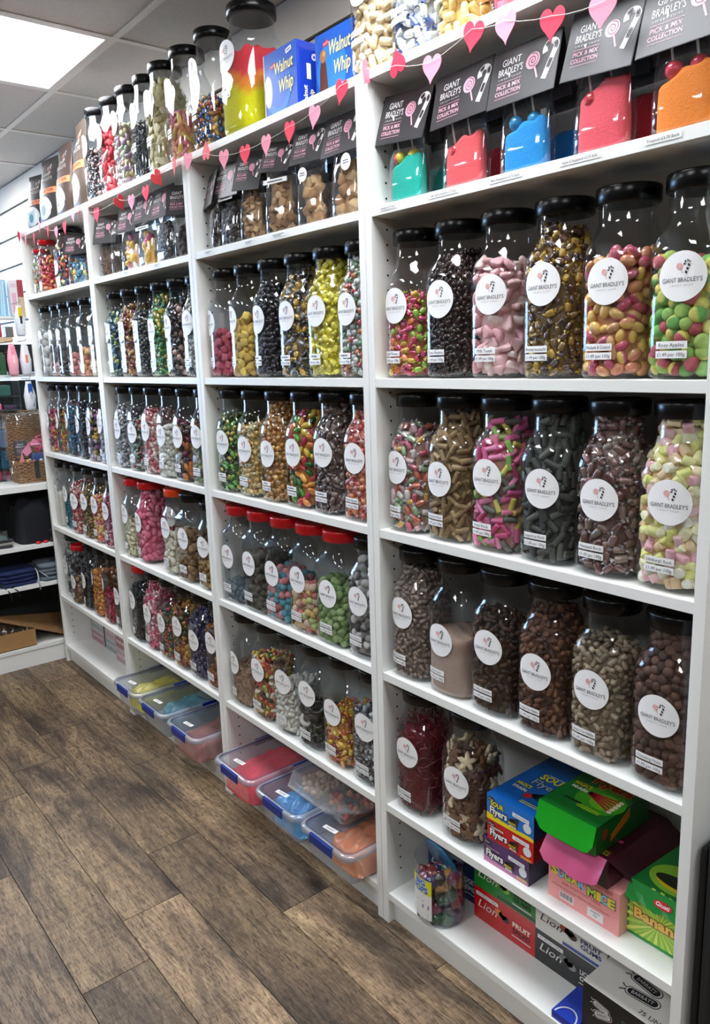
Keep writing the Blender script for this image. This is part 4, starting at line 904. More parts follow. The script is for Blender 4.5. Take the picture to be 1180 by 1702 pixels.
def sweet_bag(label, x, y, w_, h, d, fillh, c, z=SZ[0], rz=0.0, card=None, lean=0.0, sticker=None, name_strip=False, lod=1, group='pick and mix bags on the highest shelf', tilt=0.0, where_=''):
    root = thing('sweet_bag', label, 'sweet bag', (x, y, z), rz, group)
    rows = [(0.0005, w_ * .44, d * .42, 3.4, 0), (.004, w_ * .49, d * .5, 3.4, 0), (h * .3, w_ * .5, d * .5, 3, 0), (h * .6, w_ * .495, d * .42, 2.6, 0), (h * .85, w_ * .49, d * .22, 2.2, 0), (h, w_ * .48, .0022, 2, 0)]
    part('pouch', rings2('pouch', rows, M_FILM), root)
    if card:
        W, z0, H = card; yf = -d * .5 - .001; a = .05 + lean
        mb = MB(); top = z0 + H
        # a folded card: front sheet, back sheet, joined at the fold
        F = [(-W / 2, yf - math.sin(a) * H * .5, z0), (W / 2, yf - math.sin(a) * H * .5, z0), (W / 2, -.001, top), (-W / 2, -.001, top)]
        Bk = [(-W / 2, -yf, z0), (W / 2, -yf, z0), (W / 2, .001, top), (-W / 2, .001, top)]
        dk = rgb('#272527')
        for q, sg in ((F, -1), (Bk, 1)):
            n_ = (Vector(q[1]) - Vector(q[0])).cross(Vector(q[3]) - Vector(q[0])).normalized() * .0007 * (1 if sg < 0 else -1)
            q2 = [tuple(Vector(p_) - n_) for p_ in q]
            mb.add(q + q2, [(0, 1, 2, 3), (7, 6, 5, 4), (0, 4, 5, 1), (1, 5, 6, 2), (2, 6, 7, 3), (3, 7, 4, 0)], 0, dk)
        mb.add([F[3], F[2], Bk[2], Bk[3]], [(0, 1, 2, 3)], 0, dk)
        co = obj('header_card', mb, M_INK, root)
        if tilt: co.rotation_euler = (0, tilt, 0); co.location = (-(z0 + H / 2) * math.sin(tilt), 0, 0)
        up = (Vector(F[3]) - Vector(F[0])); L = up.length; up.normalize(); ce = (Vector(F[0]) + Vector(F[2])) / 2
        part('card_print', card_art(W * .985, L * .985).mesh('card_print', plane_map(tuple(ce), (1, 0, 0), tuple(up)), M_INK, base=.0006), co)
    if sticker:
        sx, sz_, sr = sticker; a = Art(); a.disc(0, 0, sr, '#ecebe8', 0); a.rect(0, .003, sr * 1.1, .002, '#55555a', 2); a.rect(0, -.002, sr * 1.2, .002, '#77777c', 2)
        part('round_sticker', a.mesh('round_sticker', plane_map((sx, -d * .5 - .0008, sz_), (1, 0, 0), (0, 0, 1))), root)
    if name_strip:
        a = Art(); a.rect(0, 0, w_ * .8, .011, '#e2e2e0', 0); a.rect(0, 0, w_ * .5, .003, '#55555a', 2)
        part('name_strip', a.mesh('name_strip', plane_map((0, -d * .48 - .0008, h * .80), (1, 0, 0), (0, 0, 1))), root)
    words, nm, st = c
    k = (w_, h, d, st['shape'] == 'powder')
    if k not in _bagc:
        b = Box3([(r_[0], r_[1], r_[3]) for r_ in rows], inset=(.009 if st['shape'] == 'powder' else .003)); b.ay = np.array([r_[2] for r_ in rows]) - (.005 if st['shape'] == 'powder' else .002); b.ay = np.maximum(b.ay, .001); b.key = k; _bagc[k] = b
    seed = int(x * 977)
    if st['shape'] == 'powder': me = powder_mesh(nm, _bagc[k], fillh, st['bands'], seed=seed, heap=st.get('heap', .008), lean=st.get('lean', 0))
    else: me = fill_mesh(nm, _bagc[k], st['shape'], st['r'], st['pal'], fillh, lod=lod, mat=st['mat'], seed=seed, ends=st.get('ends'), layers=1.6, slope=.008)
    o = part(nm, me, None, (x, y, z), (0, 0, rz)); tag(o, f'{words} inside the {where_} bag on the highest shelf', 'sweets', kind='stuff')
    return root
PW = lambda *b, **k: dict(shape='powder', r=0, pal=[], bands=list(b), **k)
def lolly(x, y, z, col, rz, lean, label, r=.0135, L=.085, col2=None):
    t = thing('lollipop', label, 'lollipop', (x, y, z), rz, 'lollipops standing in the sherbet bags', rot=(lean, -.12, rz))
    mb = MB(); mb.ball((0, 0, 0), r, 20, 0, rgb(col)); 
    if col2:
        for i, v in enumerate(mb.v):
            if v[0] > 0: mb.c[i] = rgb(col2)
    obj('candy_ball', mb, M_GLOSS, t); mb = MB(); mb.tube([(0, 0, r * .8), (0, 0, L)], .0021, 8, 0, rgb('#e6ebe8')); obj('stick', mb, M_GLOSS, t)
DB = [ # x, sherbet name, front colour, rear colour darkened as back-row shade, card tilt, lollies
 (2.497, 'teal', '#17b4a0', '#1c8f84', .078, ('#e8455c', '#e8d23c')), (2.658, 'coral red', '#ee5a5e', '#d8323e', .082, None),
 (2.805, 'blue', '#2092d8', '#1670b8', .074, ('#1f86b4', '#2a9ccf')), (2.962, 'pink red', '#ef5a66', '#d8343f', .098, None), (3.103, 'orange', '#f48a32', '#e8701c', .080, ('#d8344a', '#c92840'))]
for i, (x, cn, c1, c2, fh, lol) in enumerate(DB):
    w_ = .108; y = .043
    sweet_bag(f'clear bag of {cn} sherbet under a dark header card, highest shelf, rightmost bookcase', x, y, w_, .152, .048, fh, (f'{cn} sherbet', 'sherbet', PW((0, c1), heap=.010, lean=.010)), card=((.150, .146, .146, .134, .146)[i], .116, .100 if i != 3 else .108), rz=.02 * (i % 3 - 1), tilt=(.09, -.03, -.02, .07, .0)[i], where_=f'front {cn}')
    for q in (0, 1):
        cc = (lol[q] if lol else ('#c9303c', '#e04a50')[q]); 
        lolly(x - .02 + .036 * q, y - .006 + .006 * q, SZ[0] + fh + (.012 if lol else -.012), cc, 0, .1, f'white-sticked lollipop with {"a coloured" if lol else "a buried"} head in the {cn} sherbet bag, {"left" if q == 0 else "right"} one', col2=('#e8d23c' if i == 0 and q == 0 else None))
    if i != 4 or True:
        sweet_bag(f'second bag of {cn} sherbet standing behind the front one, highest shelf, rightmost bookcase', min(x + .034, 3.108), y + .075, w_, .150, .044, fh - .01, (f'{cn} sherbet', 'sherbet', PW((0, c2), heap=.01)), card=(.135, .118, .08), rz=-.03, where_=f'rear {cn}')
HC = ['#a5773e', '#8f6230', '#b5864c', '#7a5228', '#c29660']
DC = ['#2c211f', '#3a2c28', '#211816']
CB = [ (1.684, 'dark chocolate pieces', 'chocolate_pieces', S('chunk', .012, DC, M_GLOSS), .10, .085, (.115, .118, .095), 0, False),
       (1.775, 'dark chocolate balls', 'chocolate_balls', S('ball', .0125, DC, M_GLOSS), .118, .09, (.13, .128, .095), 0, True),
       (1.885, 'crumbly honeycomb', 'honeycomb', S('cube', .0095, HC, M_SUGAR), .125, .085, (.1, .128, .1), 0, False),
       (2.022, 'honeycomb pieces', 'honeycomb', S('cube', .0115, HC, M_SUGAR), .145, .105, (.105, .148, .075), 0, True),
       (2.158, 'large golden honeycomb', 'honeycomb', S('cube', .016, ['#c99858', '#b98445', '#d9ae74', '#a87438'], M_SUGAR), .138, .1, (.115, .142, .085), (-.012, .118, .016), False),
       (2.292, 'honeycomb chunks', 'honeycomb', S('cube', .0165, ['#c99858', '#b98445', '#d9ae74', '#a87438'], M_SUGAR), .15, .1, (.14, .135, .09), (.022, .115, .018), False)]
for i, (x, ds, nm, st, fh, w_, cd, stk, ns_) in enumerate(CB):
    sweet_bag(f'clear bag of {ds} under a dark header card, {OR[i]} from left, third bookcase', x, .045, w_, .158, .046, fh, (ds, nm, st), card=cd, rz=[-.3, .05, .25, .2, .1, 0][i], sticker=stk or None, name_strip=ns_, tilt=[0, .02, .08, .1, .03, 0][i], where_=OR[i] + ' left')
    if i in (3, 4): sweet_bag(f'bag of honeycomb standing in the back row behind the {OR[i]} bag, third bookcase', x + .05, .125, w_, .15, .044, .12, (ds, nm, st), card=(.12, .125, .08), where_=f'rear {OR[i]}')
PK = ['#e2508a', '#f0e8e0', '#e8b81c', '#e86aa0', '#efc22c', '#f3efe6']
BB = [ (.876, 'brown chocolate shavings', 'chocolate_shavings', S('strand', .008, ['#6a4c3c', '#57402f', '#8a6a58']), .12, .1, (.11, .118, .1), .45),
       (.975, 'dark sweets', 'dark_sweets', S('strand', .008, ['#4a3c34', '#2f2723']), .10, .07, None, .6),
       (1.078, 'pink, white and yellow gums', 'fruit_gums', S('pebble', .0155, PK, M_GLOSS), .115, .115, (.125, .13, .085), .15),
       (1.213, 'yellow and pink gums', 'fruit_gums', S('pebble', .0165, ['#e8b81c', '#efc22c', '#e0557f', '#f0c83c'], M_GLOSS), .12, .115, (.13, .142, .09), .05),
       (1.352, 'dark chocolate raisins', 'chocolate_raisins', S('pebble', .0085, ['#2c2423', '#3a302e', '#1f1918'], M_GLOSS), .118, .12, (.14, .138, .095), 0),
       (1.492, 'dark sweets', 'dark_sweets', S('pebble', .01, ['#2c2423', '#453a34']), .1, .085, (.115, .125, .09), .7)]
for i, (x, ds, nm, st, fh, w_, cd, rz) in enumerate(BB):
    sweet_bag(f'clear bag of {ds}, {OR[i]} from left, highest shelf, second bookcase', x, .05, w_, .158, .044, fh, (ds, nm, st), card=cd, rz=rz, sticker=((.012, .135, .014) if i == 4 else None), name_strip=(i == 3), lod=0, where_=f'{OR[i]} second-bookcase')
# leftmost bookcase, highest shelf
jar('small bottle, leftmost on highest shelf', .085, .06, SZ[0], ('assorted pale sweets', 'assorted_sweets', S('pebble', .012, ['#d9944c', '#c9c4b4', '#b0323c', '#e0b060', '#8aa05a'], M_GLOSS)), .12, s=.72, sz=.62, lid='red', brand=False)
jar('small bottle, second on highest shelf', .20, .05, SZ[0], ('red and orange sweets', 'red_orange_sweets', S('pebble', .012, ['#c92c44', '#e0803c', '#b01c34', '#e0a060'], M_GLOSS)), .14, s=.72, sz=.70, lid='red', brand=False)
jar('third on highest shelf, leftmost bookcase', .385, .085, SZ[0], ('navy, red and yellow wrapped sweets', 'navy_wrapped_sweets', S('wrap', .015, ['#1c2c5a', '#24407a', '#b9301c', '#c9c05a', '#d9501c', '#182850'], M_FOIL, ends=['#24407a', '#c94a2c', '#b9c070'])), .16, s=1.05, sz=.78, lab=(-.02, .11), strips=(B3, PR))
sweet_bag('clear bag of blue and yellow sweets under a grey card, leftmost bookcase', .535, .06, .1, .15, .05, .11, ('blue and yellow sweets', 'blue_yellow_sweets', S('wrap', .013, ['#2a6a9a', '#3a86a9', '#d9b84c', '#7ab0b4'], M_FOIL)), card=(.12, .12, .08), rz=.5, lod=0, where_='leftmost')
# foil pouches on top of the leftmost bookcase
def foil_pouch(x, rz, colr, wc, w_, h, label):
    t = thing('foil_pouch', label, 'pouch', (x, .066, TOP), rz, 'brown foil sweet pouches')
    rows = [(0, w_ * .42, .030, 2.6, 0), (.006, w_ * .48, .034, 2.6, 0), (h * .35, w_ * .5, .032, 2.2, 0), (h * .7, w_ * .47, .018, 2, .006), (h * .9, w_ * .46, .004, 2, .012), (h, w_ * .46, .0012, 2, .012)]
    part('pouch_body', rings2('pouch_body', rows, pbr('pouch_foil_' + colr.strip('#'), colr, .42, bump=.6, bscale=30)), t)
    zs = np.array([r_[0] for r_ in rows]); ay = np.array([r_[2] - r_[4] for r_ in rows]); ax = np.array([r_[1] for r_ in rows])
    def fm(u, v, off):
        A = np.interp(v, zs, ay); X = np.interp(v, zs, ax); y = -A * np.sqrt(np.clip(1 - np.abs(u / X) ** 2.2, 0, 1)) - off - .0006; return np.column_stack([u, y, v])
    a = Art(); a.rect(0, h * .50, w_ * .93, h * .085, '#e2885c', 1, n=10); a.text('COLLECTION', .004, h * .485, h * .04, '#3a3331', 2, width=w_ * .66, bold=.02)
    a.disc(-.004, h * .25, w_ * .34, wc, 1, ry=h * .17, rings=5); a.disc(-.01, h * .22, w_ * .12, {'#c9cdd0': '#8aa0a8', '#d9d6cf': '#c9a45a', '#cfd3d6': '#55565a', '#b9c4c9': '#4a8aa0'}[wc], 2, rings=2)
    a.text("BRADLEY'S", 0, h * .66, h * .05, '#d9d4d0', 2, width=w_ * .6); a.text('GIANT', 0, h * .73, h * .05, '#d9d4d0', 2, width=w_ * .42); logo(a, .01, h * .83, h * .13, '#222', '#e2a08c', '#eee', card=True)
    part('pouch_print', a.mesh('pouch_print', fm, M_GINK), t)
foil_pouch(.095, .25, '#33302f', '#b9c4c9', .15, .235, 'dark foil pouch with coral band, first and leftmost on top of the bookcases')
foil_pouch(.265, .12, '#36312f', '#c9cdd0', .17, .27, 'dark brown foil pouch with coral band and plain grey window, second from the left')
foil_pouch(.455, .0, '#4a3a34', '#cfd3d6', .16, .285, 'brown foil pouch with spotted white window, third from the left')
foil_pouch(.635, -.1, '#53453c', '#d9d6cf', .165, .325, 'tallest brown foil pouch with yellow-centred window, beside the first jar')
# ------------------------------------------------------------------ walnut whip cartons on top
def carton(name, label, x0, x1, y0, y1, z0, z1, cols, cat='box', group=None, rz=0.0, rot=None, bevel=.0006):
    """cols: front, right, top, other"""
    cx, cy = (x0 + x1) / 2, (y0 + y1) / 2; t = thing(name, label, cat, (cx, cy, z0), rz, group, rot)
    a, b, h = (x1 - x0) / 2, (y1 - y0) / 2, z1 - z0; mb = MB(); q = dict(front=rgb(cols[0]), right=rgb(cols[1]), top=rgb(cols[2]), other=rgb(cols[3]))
    V = lambda *P: [tuple(p_) for p_ in P]
    mb.add([(-a, -b, 0), (a, -b, 0), (a, -b, h), (-a, -b, h)], [(0, 1, 2, 3)], 0, q['front']); mb.add([(a, -b, 0), (a, b, 0), (a, b, h), (a, -b, h)], [(0, 1, 2, 3)], 0, q['right'])
    mb.add([(-a, -b, h), (a, -b, h), (a, b, h), (-a, b, h)], [(0, 1, 2, 3)], 0, q['top']); mb.add([(-a, b, 0), (-a, -b, 0), (-a, -b, h), (-a, b, h)], [(0, 1, 2, 3)], 0, q['other'])
    mb.add([(a, b, 0), (-a, b, 0), (-a, b, h), (a, b, h)], [(0, 1, 2, 3)], 0, q['other']); mb.add([(-a, b, 0), (a, b, 0), (a, -b, 0), (-a, -b, 0)], [(0, 1, 2, 3)], 0, q['other'])
    obj('carton', mb, M_GINK, t)
    fr = plane_map((0, -b, h / 2), (1, 0, 0), (0, 0, 1)); tp = plane_map((0, 0, h), (1, 0, 0), (0, 1, 0)); rt = plane_map((a, 0, h / 2), (0, 1, 0), (0, 0, 1))
    return t, a, b, h, fr, tp, rt
def prt(t, nm, art, mp): return part(nm, art.mesh(nm, mp, M_GINK, base=.0003, step=.00015), t)
def whip_front(a_, h):
    a = Art(); a.disc(-.01, -.01, .055, '#2a7ad2', 1, ry=.062); a.disc(-.008, .0, .046, '#1f62c4', 2, ry=.055); a.rect(-a_ + .002, 0, .004, h, '#c9ccd2', 3)
    a.disc(-.052, -.01, .017, '#e3dccb', 3, ry=.036); a.rect(-.028, .043, .022, .010, '#c9283c', 4, rot=.25); a.text('Nestlé', -.028, .0415, .005, '#f2e9e9', 5, rot=.25, width=.017)
    a.text('Walnut', .016, .022, .027, '#efe6a8', 5, width=.080, outline='#2a3a4a', ow=.03, shear=.15, bold=.015, rot=.06); a.text('Whip', .024, -.022, .030, '#efe6a8', 5, width=.062, outline='#2a3a4a', ow=.03, shear=.15, bold=.015, rot=.06)
    a.rect(.040, .062, .024, .010, '#e9e9e9', 4, rot=.2); a.rect(.040, .062, .016, .003, '#55606a', 5, rot=.2)
    return a
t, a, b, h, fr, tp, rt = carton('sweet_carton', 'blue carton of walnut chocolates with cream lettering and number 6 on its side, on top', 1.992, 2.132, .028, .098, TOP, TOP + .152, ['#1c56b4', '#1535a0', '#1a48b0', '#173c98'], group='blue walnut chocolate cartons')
prt(t, 'front_print', whip_front(a, h), fr)
ar = Art(); ar.text('6', .010, .045, .026, '#d9c9e6', 2, rot=-PI / 2, bold=.02); ar.rect(.0, .012, .012, .034, '#e6e6e2', 2); ar.text('Walnut', -.006, -.045, .012, '#efe6a8', 2, width=.05, rot=PI / 2, bold=.02); ar.text('Whip', .012, -.045, .012, '#efe6a8', 2, width=.036, rot=PI / 2, bold=.02); prt(t, 'side_print', ar, rt)
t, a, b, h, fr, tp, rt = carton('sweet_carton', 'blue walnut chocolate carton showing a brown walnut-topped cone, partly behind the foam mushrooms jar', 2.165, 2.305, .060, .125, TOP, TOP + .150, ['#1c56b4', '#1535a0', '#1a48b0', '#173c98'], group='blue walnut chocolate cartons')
ar = Art(); ar.disc(-.01, -.01, .055, '#2a7ad2', 1, ry=.062); ar.poly([(-.058, -.07), (-.022, -.07), (-.028, .0), (-.034, .022), (-.047, .022), (-.053, .0)], '#5a2f22', 3); ar.disc(-.040, .026, .012, '#a5713c', 4, ry=.014); ar.disc(-.036, .03, .005, '#c9985c', 5)
ar.rect(-.028, .050, .022, .010, '#c9283c', 4, rot=.2); ar.text('Nestlé', -.028, .0485, .005, '#f2e9e9', 5, rot=.2, width=.017); ar.text('Walnut', .02, .022, .030, '#efe6a8', 5, width=.080, outline='#2a3a4a', shear=.15, bold=.015); ar.text('Whip', .028, -.022, .030, '#efe6a8', 5, width=.062, outline='#2a3a4a', shear=.15, bold=.015)
prt(t, 'front_print', ar, fr)

# ------------------------------------------------------------------ cartons on the knee-high shelf
zs = SZ[4]; FC = dict(group=None)
def flyers(t, a, b, h, fr, base, band, title, tcol, big=True):
    ar = Art()
    if band: ar.poly([(-a, -h / 2), (a, -h / 2), (a, -h / 2 + .008), (-.02, -h / 2 + .010), (-a, -h / 2 + .016)], band, 1)
    ar.disc(-.050, h / 2 - .010, .010, '#1a1a1c', 3, ry=.0055); ar.text('Flyer', -.050, h / 2 - .012, .004, '#e8e8e8', 4, width=.014)
    ar.text(title, -.034, .006, .011 if title == 'SOUR' else .006, tcol, 5, width=.034, bold=.03, outline='#20242c', ow=.06)
    ar.text('Flyers', -.030, -.012, .016, '#f4f4f2', 6, width=.046, bold=.03, outline='#15171a', ow=.09)
    for q in range(7): ar.stroke([(.0, -.004 - .001 * q), (.026 - .001 * q, .006 - .0045 * q)], .0024, '#141416', 5)
    ar.text('MAGIC', .008, -.014, .006, '#e6c81c', 7, width=.02, bold=.03, outline='#1a1a1a', ow=.06); ar.text('Middle', .010, -.020, .005, '#f2f2f2', 7, width=.018, bold=.02, outline='#1a1a1a', ow=.06)
    ar.rect(.030, .012, .044, .0095, '#e3e6ea', 7, rot=-.02); ar.text('20p per flyer', .030, .010, .004, '#70757c', 8, width=.032)
    ar.disc(.047, -.004, .0105, '#dfe4e6', 6); ar.rect(.044, -.020, .028, .0014, '#f0dc4a', 6); ar.rect(.044, -.0235, .028, .0014, '#f0dc4a', 6)
    prt(t, 'front_print', ar, fr)
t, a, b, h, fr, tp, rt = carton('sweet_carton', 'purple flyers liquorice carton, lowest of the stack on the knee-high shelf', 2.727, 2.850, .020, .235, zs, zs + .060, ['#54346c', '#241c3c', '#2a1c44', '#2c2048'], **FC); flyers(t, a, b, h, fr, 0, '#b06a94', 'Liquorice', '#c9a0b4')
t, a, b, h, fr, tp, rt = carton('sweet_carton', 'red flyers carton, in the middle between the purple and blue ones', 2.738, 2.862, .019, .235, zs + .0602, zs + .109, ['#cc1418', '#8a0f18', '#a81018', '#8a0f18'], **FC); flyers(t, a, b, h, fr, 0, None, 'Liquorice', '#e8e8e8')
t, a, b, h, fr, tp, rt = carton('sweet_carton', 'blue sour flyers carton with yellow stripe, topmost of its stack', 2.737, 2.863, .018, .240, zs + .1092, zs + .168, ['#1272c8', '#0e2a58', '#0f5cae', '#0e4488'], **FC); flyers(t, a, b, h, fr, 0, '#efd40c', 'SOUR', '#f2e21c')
ar = Art(); ar.text('SOUR', .01, .018, .022, '#d9d41c', 3, width=.066, bold=.03, outline='#16345a'); ar.text('Flyers', .014, -.012, .024, '#8aa4bc', 4, width=.075, bold=.02, outline='#12233c', ow=.06)
ar.text("MAGIC'S", -.028, -.034, .012, '#d9cc1c', 5, width=.036, bold=.03, outline='#12233c'); ar.text('Middle', -.026, -.050, .011, '#e3e6e8', 5, width=.036, bold=.02, outline='#12233c')
for q in range(9): ar.stroke([(.0, -.052), (.056, -.008 - .007 * q)], .0026, '#161a22', 4)
ar.disc(.004, -.058, .010, '#b4202c', 6); ar.rect(.03, -.080, .05, .002, '#d9cc1c', 5); ar.rect(.03, -.086, .05, .002, '#d9cc1c', 5); ar.rect(.01, .042, .05, .003, '#9ab0c8', 4); prt(t, 'top_print', ar, tp)
# sugar mice
t, a, b, h, fr, tp, rt = carton('sweet_carton', 'pale pink carton with multicoloured lettering, under the maroon carton', 2.889, 3.052, .035, .235, zs, zs + .0900, ['#ee9a98', '#e39c96', '#efa09c', '#d98c88'], **FC)
ar = Art(); lc = ['#f0d23c', '#8fc4e0', '#b9d24a', '#f0d23c', '#8fc4e0']
for ch, x_, c_ in zip('SUGAR', (-.066, -.051, -.035, -.019, -.003), lc): ar.text(ch, x_, .012 - abs(x_) * .0, .017, c_, 4, width=.0135, bold=.05, outline='#37506a', ow=.05)
for ch, x_, c_ in zip('MICE', (.021, .036, .048, .064), ['#b9d24a', '#f0d23c', '#8fc4e0', '#e8d43c']): ar.text(ch, x_, .008, .018, c_, 4, width=(.018 if ch == 'M' else .0055 if ch == 'I' else .013), bold=.05, outline='#37506a', ow=.05)
ar.text('THE VERY BEST', .038, .034, .007, '#a5303c', 3, width=.06); ar.text('with COTTON TAILS', -.004, -.002, .006, '#b04a50', 3, width=.09); ar.text('In Four & Water Rock. Made in a Nut Free Factory', -.006, -.013, .0045, '#6a3036', 3, width=.132)
ar.rect(-.036, -.028, .034, .018, '#e9dcd8', 3)
for q in range(11): ar.rect(-.050 + .0027 * q, -.027, .0013 if q % 3 else .002, .012, '#3a3034', 4)
ar.rect(.030, -.028, .036, .020, '#e6e2de', 3); ar.text('3p', .030, -.032, .007, '#5a6070', 4); ar.rect(.030, -.023, .022, .002, '#7a8090', 4); prt(t, 'front_print', ar, fr)
ar = Art()
for yy, r_ in ((-.022, .011), (.004, .009), (.024, .010)): ar.disc(-.07, yy, r_, '#c9b8b0', 2, ry=r_ * .8); ar.disc(-.068, yy + .002, .003, '#5a4a48', 3)
prt(t, 'side_print', ar, rt)
# maroon carton with its lid open
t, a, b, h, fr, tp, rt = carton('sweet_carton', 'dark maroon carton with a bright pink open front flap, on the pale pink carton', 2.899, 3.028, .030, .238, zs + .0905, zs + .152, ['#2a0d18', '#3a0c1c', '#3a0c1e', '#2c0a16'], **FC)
mb = MB(); n = 10; V = []; 
for i in range(n + 1):
    u = -a - .006 + (2 * a + .004) * i / n; r_ = min(i, n - i); dr = .052 - (.016 if r_ == 0 else .004 if r_ == 1 else 0)
    for j in range(5): v = j / 4; V.append((u, -b - .002 - .030 * v - .004 * math.sin(i * 1.3) * v, h + .002 - dr * v * (.9 + .1 * v)))
F = [(i * 5 + j, (i + 1) * 5 + j, (i + 1) * 5 + j + 1, i * 5 + j + 1) for i in range(n) for j in range(4)]
V2 = [(x, y + .0009, z - .0006) for x, y, z in V]; mb.add(V + V2, F + [tuple(q + len(V) for q in f)[::-1] for f in F], 0, rgb('#b04a70'), True); obj('front_flap', mb, M_GINK, t)
mb = MB(); mb.add([(a, -b, h), (a + .045, -b + .035, h - .052), (a + .045, b + .01, h - .040), (a, b, h), (a + .0008, -b, h - .001), (a + .0458, -b + .035, h - .053), (a + .0458, b + .01, h - .041), (a + .0008, b, h - .001)],
    [(0, 1, 2, 3), (7, 6, 5, 4), (0, 4, 5, 1), (1, 5, 6, 2)], 0, rgb('#3a0c1c')); obj('side_flap', mb, M_GINK, t)
ar = Art()
for q in range(3): ar.stroke([(-.01 + .0 * q, -.045 - .006 * q), (.045 - .012 * q, -.036 - .014 * q)], .003, '#25282c', 2); ar.disc(.048 - .012 * q, -.036 - .014 * q, .005, '#c93a78', 3)
ar.text('MAGIC', .04, -.085, .006, '#c9b020', 3, width=.03, bold=.02); ar.text('MIDDLE', .04, -.094, .006, '#c9b020', 3, width=.03, bold=.02); prt(t, 'top_print', ar, tp)
# green carton
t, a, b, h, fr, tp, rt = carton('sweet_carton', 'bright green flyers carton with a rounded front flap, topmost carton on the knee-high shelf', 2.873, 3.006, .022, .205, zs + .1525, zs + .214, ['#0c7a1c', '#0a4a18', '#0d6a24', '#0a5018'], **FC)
mb = MB(); V = []; n = 12
for i in range(n + 1):
    u = -a + .0 + 2 * a * i / n; r_ = min(i, n - i) / n; dr = .056 - (.020 * max(0, 1 - r_ * 7) ** 2)
    for j in range(4): v = j / 3; V.append((u, -b - .0015 - .012 * v, h - dr * v))
F = [(i * 4 + j, (i + 1) * 4 + j, (i + 1) * 4 + j + 1, i * 4 + j + 1) for i in range(n) for j in range(3)]
V2 = [(x, y + .0009, z) for x, y, z in V]; mb.add(V + V2, F + [tuple(q + len(V) for q in f)[::-1] for f in F], 0, rgb('#0c9a1c'), True); obj('front_flap', mb, M_GINK, t)
ar = Art(); ar.disc(.02, -.01, .05, '#3a9a1c', 1, ry=.05); ar.disc(.03, -.01, .03, '#6ab424', 2, ry=.03); ar.text('Flyers', .012, .038, .026, '#b4241c', 4, width=.082, bold=.03, outline='#e0a01c', ow=.07); ar.text('Strawberry', .004, .062, .012, '#c9781c', 3, width=.06, bold=.02)
ar.text("MAGIC'S", -.036, .010, .011, '#d9d01c', 5, width=.038, bold=.03, outline='#0a3a14'); ar.text('Middle', -.034, -.006, .011, '#e6eae0', 5, width=.036, bold=.02, outline='#0a3a14')
for q in range(5): ar.stroke([(-.012, .004 - .002 * q), (.052, .012 - .011 * q)], .0055, '#a51c20', 5); ar.disc(.053, .012 - .011 * q, .005, '#ecd9c0', 6)
ar.rect(-.02, -.046, .04, .007, '#122a18', 4); ar.rect(.02, -.050, .05, .002, '#c9d01c', 4); ar.rect(.02, -.056, .05, .002, '#c9d01c', 4); prt(t, 'top_print', ar, tp)
ar = Art(); ar.disc(-.065, .005, .009, '#8a2418', 3, ry=.013)
for q in range(4): ar.stroke([(-.045, -.018 + .004 * q), (.02, .008 + .006 * q)], .004, ['#a5501c', '#c9781c'][q % 2], 3)
prt(t, 'side_print', ar, rt)
# bananas
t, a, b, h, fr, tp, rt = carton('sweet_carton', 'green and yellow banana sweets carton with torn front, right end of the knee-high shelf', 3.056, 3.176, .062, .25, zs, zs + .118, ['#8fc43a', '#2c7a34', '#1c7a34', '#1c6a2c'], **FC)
ar = Art(); 
for q in range(26):
    an = 2 * PI * q / 26; ar.poly([(0, -.012), (.075 * math.cos(an), max(-.058, -.012 + .075 * math.sin(an))), (.075 * math.cos(an + .11), max(-.058, -.012 + .075 * math.sin(an + .11)))], '#d9e66a' if q % 2 else '#b4d84a', 1)
ar.rect(0, -.055, .12, .006, '#1f8a3c', 2); ar.disc(-.05, .042, .0, '#ddd', 2)
ar.poly([(-.056, .048), (.06, .048), (.06, .020), (.03, .012), (0, .026), (-.03, .036), (-.048, .030)], '#b9b4a8', 3); ar.poly([(-.052, .046), (-.03, .044), (-.034, .034), (-.046, .030)], '#22261f', 4)
ar.text('Bananas', .004, -.016, .021, '#f2c455', 5, width=.104, bold=.04, outline='#8a5a1c', ow=.06); prt(t, 'front_print', ar, fr)
mb = MB(); V = []
for i in range(9):
    u = -a + 2 * a * i / 8
    for j in range(3): v = j / 2; V.append((u, -b - .001 - .017 * v, h - .030 * v - (.004 * math.sin(i * 2.1) if j == 2 else 0)))
F = [(i * 3 + j, (i + 1) * 3 + j, (i + 1) * 3 + j + 1, i * 3 + j + 1) for i in range(8) for j in range(2)]
V2 = [(x, y + .0009, z) for x, y, z in V]; mb.add(V + V2, F + [tuple(q + len(V) for q in f)[::-1] for f in F], 0, rgb('#1f8a38'), False); fo = obj('front_flap', mb, M_GINK, t)
ar = Art(); ar.disc(.012, 0, .018, '#c9202c', 1, ry=.007); ar.text('Giusti', .012, -.003, .007, '#f2eeee', 2, width=.026, bold=.02); s_ = .0173 / .0303
up = Vector((0, .017, .030)).normalized(); part('flap_print', ar.mesh('flap_print', plane_map((0, -b - .0105, h - .0145), (1, 0, 0), tuple(up)), M_GINK, base=.0012), fo)
ar = Art(); ar.disc(.01, -.04, .058, '#8fc43a', 1, ry=.045); ar.disc(.012, -.048, .046, '#1f2418', 3, ry=.017); ar.disc(.018, -.056, .046, '#e0c41c', 2, ry=.018); prt(t, 'top_print', ar, tp)

